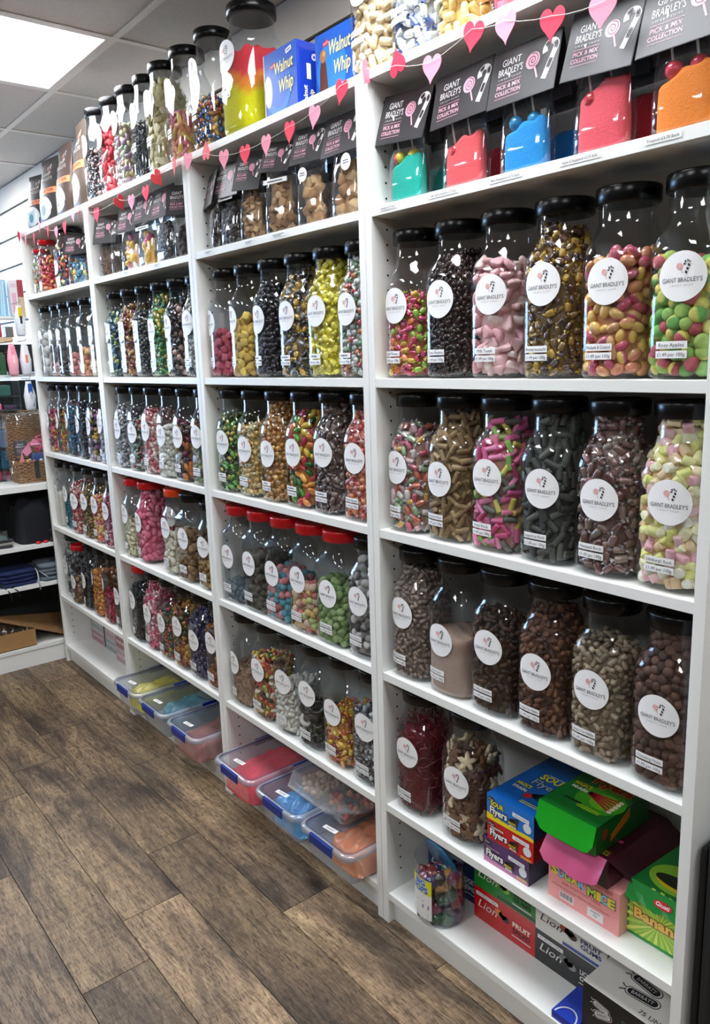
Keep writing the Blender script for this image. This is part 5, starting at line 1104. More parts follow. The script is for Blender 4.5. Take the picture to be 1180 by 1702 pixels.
# ------------------------------------------------------------------ bottom shelf of the rightmost bookcase
zb = ZB
def tub():
    t = thing('sweet_tub', 'clear cylindrical tub of foil-wrapped toffees, open top, left end of the bottom shelf', 'tub', (2.558, .052, zb))
    R, H = .062, .158
    mb = MB(); mb.lathe([(R * .9, .001), (R - .002, .004), (R, .01), (R, H - .004), (R + .001, H - .002), (R + .001, H), (R - .0005, H)], 56, caps=False); mb.lathe([(.001, .0012), (R * .9, .001)], 56, caps=False); obj('tub_wall', mb, M_JAR, t)
    mp = lambda u, v, off: np.column_stack([(R + off) * np.cos(-PI / 2 - .12 + u / R), (R + off) * np.sin(-PI / 2 - .12 + u / R), v])
    ar = Art(); ar.rect(0, .072, .070, .105, '#e3e2de', 0, n=10); ar.rect(0, .105, .070, .038, '#d9d61c', 1, n=10); ar.text('BIG', .002, .108, .014, '#3a6ac4', 3, width=.03, bold=.05, outline='#ececec', ow=.05); ar.text('POPS', .002, .090, .015, '#3a6ac4', 3, width=.045, bold=.05, outline='#ececec', ow=.05)
    for q in range(5): ar.rect(.008, .035 - .004 * q, .034, .0016, '#9a9a9e', 2)
    ar.stroke([(-.025, .07), (-.01, .062), (.01, .066), (.03, .058)], .0015, '#8a8a92', 2); ar.rect(.018, .052, .02, .010, '#8a7ab0', 2); part('tub_label', ar.mesh('tub_label', mp), t)
    b = Box3([(0, R, 2), (.2, R, 2)], inset=.0025); b.key = 'tub'
    o = part('foil_toffees', fill_mesh('foil_toffees', b, 'cube', .0165, ['#7a1c4a', '#1c5a3a', '#b9861c', '#2c2a6a', '#8a1c24', '#3a1c4a', '#241c1c', '#c9a02c'], .112, 2, M_FOIL, seed=5, ends=None), None, (2.558, .052, zb)); tag(o, 'foil-wrapped toffees in the clear tub on the bottom shelf', 'sweets', kind='stuff')
    lt = thing('tub_lid', 'translucent blue disc lid standing upright in the open top of the clear tub', 'lid', (2.552, .060, zb + .140), rot=(-1.15, -.15, -.2))
    mb = MB(); mb.lathe([(.0005, 0), (.054, 0), (.056, .001), (.056, .007), (.054, .008), (.052, .002), (.0005, .002)], 48, caps=False); obj('lid_disc', mb, pbr('blue_lid', '#1f6f9c', .2, coat=.4), lt)
tub()
def lion(label, x0, x1, z0, z1, base, l1, l2, c1, c2, strip, acc, y=.108, y1=.25):
    t, a, b, h, fr, tp, rt = carton('sweet_carton', label, x0, x1, y, y1, z0, z1, [base, base, base, base]); k = h / .085
    ar = Art(); ar.text('Lion', -a * .55, -.008 * k, .022 * k, '#e8e6e2' if base != '#dcdad4' else '#1c1c20', 3, width=a * .62, shear=.35, bold=.0)
    for x_, c_ in ((-.004, acc[0]), (.008, acc[1]), (.016, acc[2])): ar.disc(x_ - .01, .012 * k - abs(x_) * .6, .012, c_, 3, ry=.009)
    if l1: ar.text(l1, a * .58, .0 * k, .012 * k, c1, 4, width=a * .55, bold=.03); ar.text(l2, a * .58, -.016 * k, .012 * k, c2, 4, width=a * .55, bold=.03); ar.rect(a * .58, -.024 * k, a * .6, .003, '#d9d6d2', 4)
    if strip: ar.rect(-a * .55, .026 * k, a * .75, .010, '#e6e6e4', 4); ar.text('£1.49 per 100g', -a * .55, .0245 * k, .0045, '#44464c', 5, width=a * .6)
    if acc[3]: ar.rect(a * .4, -.034 * k, a * 1.2, .008, acc[3], 3)
    prt(t, 'front_print', ar, fr); return t
lion('red fruit salad gums carton with white script, on the bottom shelf', 2.618, 2.802, zb, zb + .086, '#c4101a', 'FRUIT', 'SALAD', '#f2e9d9', '#2a0c10', True, ('#e0852c', '#c9481c', '#2a1c14', None))
lion('green gums carton lying on the red fruit salad carton', 2.618, 2.802, zb + .0862, zb + .160, '#12802c', 'WINE', 'GUMS', '#0a2a10', '#0a2a10', False, ('#7ac43a', '#b46a2c', '#8fd04a', '#0a3014'))
lion('black liquorice gums carton with white script, on the bottom shelf', 2.8025, 2.985, zb, zb + .080, '#15161a', 'LICORICE', 'GUMS', '#f0efec', '#f0efec', True, ('#6a6a6e', '#2a2a2e', '#8a8a8e', None))
lion('white gums carton with blue band, lying on the black liquorice carton', 2.8025, 2.985, zb + .0802, zb + .152, '#dcdad4', 'FRUIT', 'GUMS', '#1c2c6a', '#1c2c6a', False, ('#b0482c', '#2a1c1c', '#3a1c18', '#1c3c90'))
lion('dark blue gums carton standing upright behind the clear tub, lower one', 2.43, 2.612, zb, zb + .10, '#14305c', 'MIDGET', 'GEMS', '#d9dce2', '#d9dce2', False, ('#3a6a8a', '#1c3c6a', '#c9922c', None), y=.135)
lion('dark blue gums carton behind the clear tub, lying on the lower blue one', 2.43, 2.612, zb + .1002, zb + .185, '#101c40', 'SPORTS', 'MIX', '#8a90a0', '#8a90a0', False, ('#c9922c', '#1c3c6a', '#3a4a6a', None), y=.135)
t, a, b, h, fr, tp, rt = carton('sweet_carton', 'black carton with white top printed with two twist sweets, right end, bottom shelf', 2.988, 3.176, .020, .25, zb, zb + .123, ['#0d1013', '#0d1013', '#d9d6ce', '#0d1013'])
def twist(ar, x, y, L, W, rot, label, inv=False):
    c, s_ = math.cos(rot), math.sin(rot); R = lambda P: [(x + u * c - v * s_, y + u * s_ + v * c) for u, v in P]
    dk, lt = ('#15181c', '#c9c9c6'); 
    if inv: dk, lt = lt, dk
    def cap(l, w_): return [(l * math.copysign(1, math.cos(q)) * (1 - .0) + w_ * math.cos(q), w_ * math.sin(q)) for q in np.linspace(-PI / 2, 3 * PI / 2, 21)]
    ar.poly(R([(-L * .62, 0), (-L * .98, W * .9), (-L * .9, 0), (-L * .98, -W * .9)]), dk, 2); ar.poly(R([(-L * .7, 0), (-L * .94, W * .55), (-L * .9, 0), (-L * .94, -W * .55)]), lt, 3)
    ar.poly(R(cap(L * .5, W)), dk, 2); ar.poly(R(cap(L * .5, W * .86)), lt, 3); ar.poly(R(cap(L * .46, W * .7)), dk, 4)
    ar.text(label, x + W * .35 * s_, y - W * .35 * c, W * .72, lt, 5, width=L * .95, rot=rot)
ar = Art(); twist(ar, .006, -.066, .046, .0125, .10, 'BARRATT'); twist(ar, -.004, -.034, .046, .0125, -.16, 'BARRATT'); ar.text('75 UNITS', .050, -.104, .011, '#3a3a3c', 3, width=.064)
prt(t, 'top_print', ar, tp)
ar = Art(); twist(ar, -.048, .012, .026, .009, .35, 'BARRATT', True); twist(ar, -.052, .028, .024, .008, -.15, 'BARRATT', True); ar.text('B', .0, .014, .02, '#3a5a4c', 2); ar.text('LACK', .028, .014, .02, '#2a4a3c', 2, width=.05); prt(t, 'front_print', ar, fr)
t, a, b, h, fr, tp, rt = carton('sweet_carton', 'low royal blue packet lying in front of the black carton, bottom edge of the photo', 2.925, 2.984, .006, .10, zb, zb + .018, ['#12309c', '#12309c', '#1a3cac', '#12309c'])
ar = Art(); ar.stroke([(.024 * math.cos(q), -.047 + .03 * math.sin(q)) for q in np.linspace(.1, PI - .1, 12)], .003, '#e0e4ec', 2); prt(t, 'top_print', ar, tp)

# ------------------------------------------------------------------ storage boxes on the bottom shelves
def rr(ax, ay, r, n=6):
    P = []
    for cx, cy, a0 in ((ax - r, ay - r, 0), (-ax + r, ay - r, PI / 2), (-ax + r, -ay + r, PI), (ax - r, -ay + r, 3 * PI / 2)):
        for k in range(n + 1): P.append((cx + r * math.cos(a0 + PI / 2 * k / n), cy + r * math.sin(a0 + PI / 2 * k / n)))
    return P
def shell(mb, rows, mi=0, cap0=True, cap1=False, col=(1, 1, 1)):
    V = []; m = None
    for ax, ay, r, z in rows: P = rr(ax, ay, r); m = len(P); V += [(x, y, z) for x, y in P]
    F = [(a * m + i, a * m + (i + 1) % m, (a + 1) * m + (i + 1) % m, (a + 1) * m + i) for a in range(len(rows) - 1) for i in range(m)]
    if cap0: F.append(tuple(range(m))[::-1])
    if cap1: F.append(tuple(range((len(rows) - 1) * m, len(rows) * m)))
    mb.add(V, F, mi, col, True)
def storage(x, label, words, content, low=True):
    cy = .082; t = thing('storage_box', label, 'storage box', (x, cy, ZB), 0, 'clear storage boxes with blue clips')
    mb = MB(); shell(mb, [(.088, .138, .02, .001), (.092, .142, .022, .004), (.096, .146, .024, .02), (.102, .153, .026, .082), (.104, .155, .027, .086), (.110, .161, .03, .087), (.110, .161, .03, .083)]); obj('box_body', mb, M_TUB, t)
    mb = MB(); shell(mb, [(.113, .164, .032, .082), (.114, .165, .032, .088), (.113, .164, .032, .096), (.109, .160, .030, .100), (.104, .155, .028, .1005), (.101, .152, .026, .0965), (.098, .149, .024, .096)], cap0=False, cap1=True); obj('box_lid', mb, M_LIDP, t)
    mb = MB(); shell(mb, [(.1135, .1645, .032, .086), (.1146, .1656, .033, .090), (.1138, .1648, .032, .0975), (.1095, .1605, .030, .1012), (.1035, .1545, .027, .1008)], cap0=False); obj('lid_rim', mb, M_RIM, t)
    mb = MB(); P = [(px, py, .0905) for px, py in rr(.1115, .1625, .031)]; mb.tube(P, .0009, 6, closed=True); P = [(px, py, .1005) for px, py in rr(.101, .152, .028)]; mb.tube(P, .0006, 6, closed=True); obj('gasket', mb, M_BLUE, t)
    mb = MB(); mb.box(-.050, .050, -.1690, -.1655, .074, .0985); mb.box(-.050, .050, -.1688, -.160, .0985, .1010); obj('front_clip', mb, M_BLUE, t, bevel=.0015)
    for sx in (-1, 1):
        mb = MB(); x0, x1 = sorted((sx * .1145, sx * .117)); mb.box(x0, x1, -.0, .10, .076, .0985); x0, x1 = sorted((sx * .109, sx * .117)); mb.box(x0, x1, -.0, .10, .0985, .1010); obj('side_clip', mb, M_BLUE, t, bevel=.001)
    ar = Art(); ar.rect(0, 0, .050, .015, '#f2f2f2', 0); ar.rect(0, .0015, .034, .002, '#66666c', 2); ar.rect(0, -.0028, .026, .0018, '#88888e', 2)
    part('lid_label', ar.mesh('lid_label', plane_map((-.028, -.112, .0968), (.98, .12, 0), (-.12, .98, 0))), t)
    nm, me, wd = content; o = part(nm, me, None, (x, cy, ZB)); tag(o, f'{wd} inside the storage box, bottom shelf', 'sherbet', kind='stuff')
    return t
def heapm(name, ax, ay, bx, by, top, col, seed, mat=None, amp=.012, hump=.02, crumple=0.0, tilt=0.0):
    """a mound with steep sides, centred (bx, by)"""
    rg = np.random.default_rng(seed); k = rg.uniform(0, 6, 10); n = 54; u = np.linspace(-1, 1, n); U, W = np.meshgrid(u, u, indexing='ij')
    rad = (np.abs(U) ** 7 + np.abs(W) ** 7) ** (1 / 7); edge = np.clip((1 - rad) * 14, 0, 1) ** .35
    q = amp * (np.sin(4 * U + k[0]) * np.cos(3 * W + k[1]) * .5 + .3 * np.sin(9 * U + 5 * W + k[2]) + .18 * np.sin(17 * W + k[3] - 9 * U) + .1 * np.sin(31 * U + k[4]) * np.sin(29 * W + k[5]))
    if crumple: q += crumple * (np.abs(np.sin(6 * U + 3 * W + k[6])) + np.abs(np.sin(5 * W - 4 * U + k[7])) - 1)
    Z = .004 + (top - .004 + q + hump * (1 - rad ** 2) - hump * .5 + tilt * U) * edge
    sc = np.minimum(1.0, 1.0); X = bx + U * ax * np.where(rad > 1, 1 / np.maximum(rad, 1), 1); Y = by + W * ay * np.where(rad > 1, 1 / np.maximum(rad, 1), 1)
    Z = np.maximum(Z, .0045); V = np.column_stack([X.ravel(), Y.ravel(), Z.ravel()]); i, j = np.meshgrid(np.arange(n - 1), np.arange(n - 1), indexing='ij')
    Q = np.column_stack([(i * n + j).ravel(), ((i + 1) * n + j).ravel(), ((i + 1) * n + j + 1).ravel(), (i * n + j + 1).ravel()])
    Vb = V.copy(); Vb[:, 2] = .0035; V = np.concatenate([V, Vb]); Q = np.concatenate([Q, Q[:, ::-1] + n * n])
    C = np.repeat(np.array(rgb(col))[None], len(V), 0)
    return np_mesh(name, V, [Q], mat or M_POWDER, cols=C, smooth=True)
M_BAGF = pbr('tied_bag_film', attr=True, rough=.22, coat=.6, bump=.6, bscale=35)
def bag_label(x, y, rot=0):
    t = thing('paper_label', f'paper packet label lying inside the {"yellow" if x < 1 else "teal"} storage box', 'label', (x, y, ZB + .0925), 0)
    ar = Art(); ar.rect(0, 0, .085, .032, '#9ca060' if x < 1 else '#6fa0a0', 0); ar.stroke([(-.04, -.014), (-.04, .012), (-.02, .015), (.02, .015), (.04, .012), (.04, -.014), (-.04, -.014)], .0022, '#333a34', 2)
    if x < 1: ar.text('WESTHEADS', 0, -.004, .011, '#333a34', 3, width=.07, bold=.01)
    else: ar.rect(0, 0, .05, .004, '#4a6060', 3); ar.rect(0, -.007, .04, .003, '#4a6060', 3)
    part('label_print', ar.mesh('label_print', plane_map((0, 0, 0), (.97, .24, 0), (-.24, .97, 0))), t)
M_RIM = clear_plastic('lid_rim_plastic', (240, 242, 246), f0=.08, rough=.12, haze=.42, hazecol=(236, 238, 244), power=3)
storage(.938, 'clear storage box of yellow sherbet, leftmost of the boxes with blue clips', 0, ('yellow_sherbet', heapm('yellow_sherbet', .080, .128, .010, .006, .068, '#ecdc3c', 3, M_BAGF, .01, .03, .006), 'yellow sherbet bag'))
bag_label(.96, .13)
storage(1.174, 'clear storage box holding a teal sherbet bag, between the yellow and brown boxes', 0, ('teal_sherbet', heapm('teal_sherbet', .078, .11, .006, .02, .06, '#3f9fb0', 4, M_BAGF, .01, .03, .008), 'teal sherbet bag'))
bag_label(1.21, .13)
storage(1.422, 'clear storage box of brownish pink sherbet, right end of the second bookcase', 0, ('brown_sherbet', heapm('brown_sherbet', .093, .143, 0, 0, .058, '#a8655c', 5, None, .016, .02, 0, .012), 'brownish pink sherbet'))
storage(1.771, 'clear storage box of bright coral pink sherbet, left end of the third bookcase', 0, ('pink_sherbet', heapm('pink_sherbet', .093, .143, 0, 0, .060, '#f0364e', 6, None, .016, .025), 'coral pink sherbet'))
storage(2.016, 'clear storage box of blue sherbet bags, between the pink and orange boxes', 0, ('blue_sherbet', heapm('blue_sherbet', .086, .132, .004, .004, .066, '#2aa0de', 7, M_BAGF, .012, .025, .010), 'blue sherbet bag'))
storage(2.250, 'clear storage box with an orange sherbet bag, rightmost of the boxes with blue clips', 0, ('orange_sherbet', heapm('orange_sherbet', .070, .125, .022, .012, .064, '#f08a48', 8, M_BAGF, .008, .025, .008), 'orange sherbet bag'))
# frosted compartment tray across two boxes
t = thing('sweet_tray', 'frosted cut-cornered tray of foam sweets, lying on the blue and orange storage boxes', 'tray', (2.13, .085, ZB + .1028), rot=(0, 0, 0))
def octo(sx, sy, c): return [(sx, -sy + c), (sx, sy - c), (sx - c, sy), (-sx + c, sy), (-sx, sy - c), (-sx, -sy + c), (-sx + c, -sy), (sx - c, -sy)]
def oshell(mb, rows, cap0=False, cap1=False, mi=0):
    V = [];
    for sx, sy, c, z in rows: V += [(x, y, z) for x, y in octo(sx, sy, c)]
    F = [(a * 8 + i, a * 8 + (i + 1) % 8, (a + 1) * 8 + (i + 1) % 8, (a + 1) * 8 + i) for a in range(len(rows) - 1) for i in range(8)]
    if cap0: F.append(tuple(range(8))[::-1])
    if cap1: F.append(tuple(range((len(rows) - 1) * 8, len(rows) * 8)))
    mb.add(V, F, mi)
mb = MB(); oshell(mb, [(.155, .125, .07, .045), (.160, .130, .072, .046), (.160, .130, .072, .052), (.152, .122, .068, .055)], cap1=True); obj('tray_lid', mb, M_FROST, t, bevel=.002)
mb = MB()
for cx in (-.065, .065): shell(mb, [(.050, .085, .015, .001), (.055, .09, .018, .006), (.060, .095, .02, .042)]); mb.v = [(x + (cx if i >= len(mb.v) - 84 else 0), y, z) for i, (x, y, z) in enumerate(mb.v)]
obj('tray_base', mb, M_TUB, t)
for cx, pal, w1 in ((-.065, ['#c9a890', '#b89478', '#d6bca4'], 'tan'), (.065, ['#c9404a', '#3a4a5a', '#b0323c', '#d98a5a', '#2a3a44'], 'red and dark')):
    b = Box3([(0, .050, 4), (.042, .058, 4)], sy=1, inset=.003, z0=.003); b.ay = np.array([.082, .092]); b.key = 'tray' + w1
    o = part('foam_sweets', fill_mesh('foam_sweets', b, 'pebble', .011, pal, .030, 1, M_MATTE, seed=3, slope=.004), None, (2.13 + cx, .085, ZB + .1028)); tag(o, f'{w1} foam sweets in the frosted tray', 'sweets', kind='stuff')
# wrapped multipacks at the back of the leftmost bottom shelf
cols3 = [('#b9b4b4', '#a06a78', 'grey and pink'), ('#b4b6b8', '#8a9aa0', 'grey and teal'), ('#a9a6aa', '#b08a90', 'grey and rose'), ('#b0aaae', '#8a2c44', 'grey and crimson')]
for i in range(4):
    for j in range(3):
        x0 = .03 + .178 * i; cc = cols3[(i + j) % 4]; 
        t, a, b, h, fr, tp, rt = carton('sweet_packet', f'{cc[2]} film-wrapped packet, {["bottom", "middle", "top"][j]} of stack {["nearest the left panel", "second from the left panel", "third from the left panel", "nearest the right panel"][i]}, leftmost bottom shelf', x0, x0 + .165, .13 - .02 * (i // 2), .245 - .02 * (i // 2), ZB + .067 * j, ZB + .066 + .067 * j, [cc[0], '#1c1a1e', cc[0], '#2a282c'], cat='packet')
        ar = Art(); ar.rect(0, -.004, .15, .05, cc[1], 1)
        for q in range(8): ar.rect(-.055 + .016 * q, 0, .009, .014, ['#ddd', '#cbb'][q % 2], 2, rot=.3)
        prt(t, 'front_print', ar, fr)

# ------------------------------------------------------------------ paper heart garland
HE = [(.038, 2.004, 'r', 0, .5), (.125, 1.978, 'p', 0, .2), (.239, 1.971, 'r', .15, .2), (.323, 2.007, 'p', .3, .2), (.42, 1.975, 'r', 0, .2), (.516, 1.957, 'p', 0, .1), (.614, 1.962, 'r', -.1, .1), (.716, 1.993, 'p', -.1, .1), (.785, 1.993, 'r', .1, .4),
      (.859, 1.975, 'p', 0, .2), (.943, 1.96, 'r', 0, 0), (1.15, 1.967, 'c', .6, 1.2), (1.243, 1.954, 'p', .05, 0), (1.355, 1.962, 'r', .0, 0), (1.442, 1.989, 'c', .8, 1.25), (1.558, 2.002, 'c', .2, .3), (1.644, 1.998, 'p', .15, 0), (1.751, 2.0, 'c', PI + .1, .1),
      (1.844, 1.964, 'p', .05, 0), (1.95, 1.954, 'r', .05, 0), (2.049, 1.956, 'p', .1, .1), (2.151, 1.963, 'r', .15, .1), (2.25, 1.973, 'p', .3, .1), (2.35, 1.999, 'r', .35, .1), (2.434, 2.009, 'p', -.5, 1.1), (2.528, 2.001, 'r', PI - .2, .1),
      (2.623, 1.968, 'p', .15, 0), (2.727, 1.992, 'r', .25, 0), (2.801, 1.982, 'p', 0, .1), (2.897, 1.958, 'r', .1, 0), (2.99, 1.947, 'p', .1, 0)]
HCOL = {'r': ('#ee2c4a', 'red'), 'p': ('#f590a8', 'pale pink'), 'c': ('#f0505a', 'coral')}
def heart_mesh(col):
    P = []
    for q in np.linspace(0, 2 * PI, 41)[:-1]: P.append((16 * math.sin(q) ** 3 * .00155, (13 * math.cos(q) - 5 * math.cos(2 * q) - 2 * math.cos(3 * q) - math.cos(4 * q)) * .00175))
    n = len(P); mb = MB(); V = [(x, -.0006, z) for x, z in P] + [(x, .0006, z) for x, z in P]
    mb.add(V, [tuple(range(n))] + [tuple(range(n, 2 * n))[::-1]] + [(i, n + i, n + (i + 1) % n, (i + 1) % n) for i in range(n)], 0, rgb(col)); return mb.mesh('paper_heart', pbr('paper_' + col.strip('#'), col, .7))
HM = {k: heart_mesh(v[0]) for k, v in HCOL.items()}
seen = {}
for i, (x, z, c, rot, yaw) in enumerate(HE):
    k = min(3, int(x // .8)); cn = HCOL[c][1]; seen[(k, c)] = seen.get((k, c), 0) + 1
    ex = ' edge-on' if yaw > .8 else ' upside-down' if rot > 2 else ''
    o = part('paper_heart', HM[c], None, (x, -.0135, z - .002), (0, rot, -yaw)); ordn = ['first', 'second', 'third', 'fourth', 'fifth', 'sixth', 'seventh'][seen[(k, c)] - 1]
    tag(o, f'{cn}{ex} paper heart, {ordn} {cn} one from left, {UK[k]}', 'paper heart', 'paper hearts on the garland')
pts = []
for i, (x, z, c, rot, yaw) in enumerate(HE):
    pts.append((x, -.0165, z + .006 * (1 if rot < 2 else -1)))
P2 = []
for i in range(len(pts) - 1):
    for q in range(3):
        f = q / 3; a_, b_ = Vector(pts[i]), Vector(pts[i + 1]); v = a_.lerp(b_, f); v.z -= .004 * math.sin(PI * f); P2.append(tuple(v))
P2 += [pts[-1], (3.12, -.0165, 1.962), (3.19, -.0165, 1.985)]
mb = MB(); mb.tube(P2, .0005, 5); s_ = obj('garland_string', mb, pbr('string', '#e6e0d8', .8)); tag(s_, 'thin white string carrying the paper hearts along the front of the bookcases', 'string')

# ------------------------------------------------------------------ price strips on the highest shelf edges
def shelf_strip(x, w_, text, lb):
    t = thing('shelf_label', lb, 'shelf label', (x, .0012, SZ[0] - .0085), 0, 'price strips on the highest shelf edge')
    ar = Art(); ar.rect(0, 0, w_, .0095, '#e9e9e6', 0)
    if text: ar.text(text, 0, -.002, .0042, '#3a3a3e', 2, width=w_ * .86)
    else: ar.rect(0, .0015, w_ * .7, .0016, '#77777c', 2); ar.rect(-.003, -.0022, w_ * .45, .0016, '#8a8a90', 2)
    part('strip_print', ar.mesh('strip_print', plane_map((0, 0, 0), (1, 0, 0), (0, 0, 1)), base=.0002), t)
for x, w_, tx in ((2.475, .052, 'Bubblegum £3.75 Each'), (2.635, .082, 'Traffic Light & Raspberry £3.75 Each'), (2.79, .075, 'Blue Raspberry £3.75 Each'), (2.945, .078, 'Apple & Raspberry £3.75 Each'), (3.09, .06, 'Tropical £3.75 Each')):
    shelf_strip(x, w_, tx, f'white shelf strip reading {tx.split(" £")[0]}, highest shelf, rightmost bookcase')
for k, (x, w_) in enumerate(((1.70, .05), (1.92, .05), (2.06, .075), (.87, .06), (1.12, .06), (1.36, .05), (.42, .06))):
    bk = UK[int(x // .8)]; n_ = {0: 'left one', 1: 'middle one', 2: 'right one', 3: 'left one', 4: 'middle one', 5: 'right one', 6: 'only one'}[k]
    shelf_strip(x, w_, None, f'white price strip on the highest shelf edge, {n_} on the {bk}')

# ------------------------------------------------------------------ corner counter at the left
xf = -.032; t = thing('corner_counter', 'low white shelf counter in the corner, at right angles to the bookcases', 'counter', (xf, 0, 0))
mb = MB(); mb.box(-.50, 0, -1.25, .30, .858, .888); obj('worktop', mb, M_WHITE, t, bevel=.001)
for z in (.598, .406): mb = MB(); mb.box(-.46, 0, -1.23, .28, z - .019, z); obj('shelf', mb, M_WHITE, t, bevel=.0008)
mb = MB(); mb.box(-.46, 0, -1.23, .28, .081, .099); obj('bottom_shelf', mb, M_WHITE, t, bevel=.0008)
mb = MB(); mb.box(-.02, -.004, -1.23, .28, 0, .080); obj('plinth', mb, M_WHITE, t)
for y in (-1.25, .281): mb = MB(); mb.box(-.46, 0, y, y + .0185, 0, .857); obj('side_panel', mb, M_WHITE, t)
mb = MB(); mb.box(-.48, -.465, -1.25, .30, 0, .857); obj('back_panel', mb, pbr('counter_back', '#38403f', .7), t)
def lump(name, label, cat, x, y, z, ax, ay, h, col, seed, rough=.8, cr=.01, rz=0.0, group=None):
    """a soft folded or crumpled thing"""
    me = heapm(name, ax, ay, 0, 0, h, col, seed, pbr(name + '_cloth_' + str(seed), col, rough), h * .12, h * .25, cr); me.transform(Matrix.Translation((0, 0, -.0034)))
    o = part(name, me, None, (x, y, z), (0, 0, rz)); tag(o, label, cat, group); return o
def garment(name, label, x, y, z, ax, ay, h, col, seed, layers=4, cat='clothing'):
    t = thing(name, label, cat, (x, y, z)); rg = np.random.default_rng(seed); mb = MB()
    for k in range(layers):
        z0 = h * k / layers; z1 = z0 + h / layers * .92; n = 24; P = []; w1 = rg.uniform(.9, 1.0); ph = rg.uniform(0, 6)
        for zz, sc in ((z0, .94), (z0 + (z1 - z0) * .25, 1), (z0 + (z1 - z0) * .75, 1), (z1, .94)):
            for i in range(n):
                a = 2 * PI * i / n; r_ = 1 + .03 * math.sin(3 * a + ph) + .02 * math.sin(7 * a + 2 * ph); c, s_ = math.cos(a), math.sin(a)
                P.append((math.copysign(abs(c) ** .45, c) * ax * w1 * sc * r_, math.copysign(abs(s_) ** .45, s_) * ay * w1 * sc * r_, max(0, zz + .12 * h / layers * math.sin(2 * a + ph) * (k > 0))))
        F = [(q * n + i, q * n + (i + 1) % n, (q + 1) * n + (i + 1) % n, (q + 1) * n + i) for q in range(3) for i in range(n)] + [tuple(range(n))[::-1], tuple(range(3 * n, 4 * n))]
        mb.add(P, F, 0, (1, 1, 1), True)
    obj('folds', mb, pbr(name + '_fabric_' + str(seed), col, .85, bump=.3, bscale=60), t); return t
# upper opening: a large dark bag and grey papers
lump('fabric_bag', 'large black fabric bag slumped under the worktop of the corner counter', 'bag', -.20, .02, .599, .14, .15, .20, '#0a0c14', 12, .9, .02)
garment('folded_cloth', 'dark grey folded cloth with creases beside the black bag', -.045, .10, .599, .012, .10, .06, '#1c2026', 13, 5)
for k in range(4):
    mb = MB(); mb.box(-.10, .10, -.06, .06, 0, .012); o = obj('catalogue', mb, pbr('catalogue_' + str(k), ['#23262a', '#8a8780', '#34383a', '#5a6a68'][k], .6), None, (-.16, -.22 - .006 * k, .5995 + .0125 * k), bevel=.002, rot=(0, 0, .12 * (k % 3 - 1)))
    tag(o, f'flat grey catalogue under the counter top, {["bottom", "second", "third", "topmost"][k]} of the pile', 'catalogue', 'pile of catalogues')
for k in range(3):
    mb = MB(); mb.lathe([(.0, 0), (.012, 0), (.014, .005), (.009, .011), (.0, .012)], 12, caps=False); o = obj('wrapped_sweet', mb, [M_RED, M_WHITE][k == 2] if False else (M_WHITE if k == 2 else M_RED), None, (-.048, -.055 + .035 * k, .5992)); tag(o, f'small {"white" if k == 2 else "red"} sweet lying on the counter shelf edge{", left one" if k == 0 else ", middle one" if k == 1 else ""}', 'sweet')
# middle opening: folded clothing
garment('folded_garment', 'navy blue folded hooded top on the middle shelf of the corner counter', -.13, -.16, .407, .09, .09, .075, '#10214e', 15, 4)
g = garment('folded_garment', 'grey folded hooded top with a pale drawstring, beside the navy one', -.12, .02, .407, .085, .085, .085, '#5f6a72', 16, 4)
mb = MB(); mb.tube([(.06, -.10, .07), (.088, -.10, .055), (.094, -.098, .0), (.096, -.096, -.03)], .0035, 8); obj('drawstring', mb, pbr('cord_grey', '#aab0b4', .8), g)
mb = MB(); mb.tube([(.02, -.02, .085), (.07, -.05, .07), (.05, -.08, .05), (.08, -.06, .03), (.09, -.05, .015)], .003, 8); obj('drawstring', mb, pbr('cord_grey2', '#9aa0a6', .8), g)
g = garment('folded_garment', 'black folded top with a dangling cord at the far left of the middle shelf', -.14, -.35, .407, .08, .09, .07, '#0c1018', 17, 4)
mb = MB(); mb.tube([(.06, .09, .03), (.10, .12, .004), (.112, .135, -.02), (.112, .14, -.06)], .0028, 8); mb.tube([(.06, .09, .03), (.10, .15, .003), (.113, .17, -.015), (.113, .178, -.045)], .0028, 8); obj('drawstring', mb, M_DARK, g)
# lowest opening: brown carton and sheet
M_CARD = pbr('brown_card', '#a07a4c', .8, noise=.06, nscale=30); M_CARD2 = pbr('brown_card_dark', '#8a6840', .8, noise=.06, nscale=30)
t = thing('cardboard_box', 'open brown cardboard box with clear film inside, on the lowest shelf of the counter', 'box', (-.13, -.235, .0995))
mb = MB(); mb.box(-.085, .085, -.118, .118, 0, .003).box(.082, .085, -.118, .118, 0, .085).box(-.085, -.082, -.118, .118, 0, .085).box(-.082, .082, .115, .118, 0, .085).box(-.082, .082, -.118, -.115, 0, .085); obj('box_walls', mb, M_CARD, t)
mb = MB(); mb.add([(-.08, .118, .085), (.085, .118, .085), (.085, .100, .098), (-.08, .100, .098), (-.08, .119, .086), (.085, .119, .086), (.085, .101, .099), (-.08, .101, .099)], [(0, 1, 2, 3), (7, 6, 5, 4), (0, 4, 5, 1), (1, 5, 6, 2)]); obj('flap', mb, M_CARD, t)
o = part('cellophane_wrap', heapm('cellophane_wrap', .078, .11, 0, 0, .085, '#d0d0d0', 21, M_FILM, .012, .02, .015), None, (-.13, -.235, .1030)); tag(o, 'crumpled clear film in the brown cardboard box', 'film')
mb = MB(); mb.add([(-.40, -.36, 0), (-.03, -.36, .10), (-.022, .05, -.088), (-.35, .16, -.07), (-.40, -.36, .004), (-.03, -.36, .104), (-.022, .05, -.084), (-.35, .16, -.066)], [(3, 2, 1, 0), (4, 5, 6, 7), (0, 1, 5, 4), (1, 2, 6, 5), (2, 3, 7, 6), (3, 0, 4, 7)])
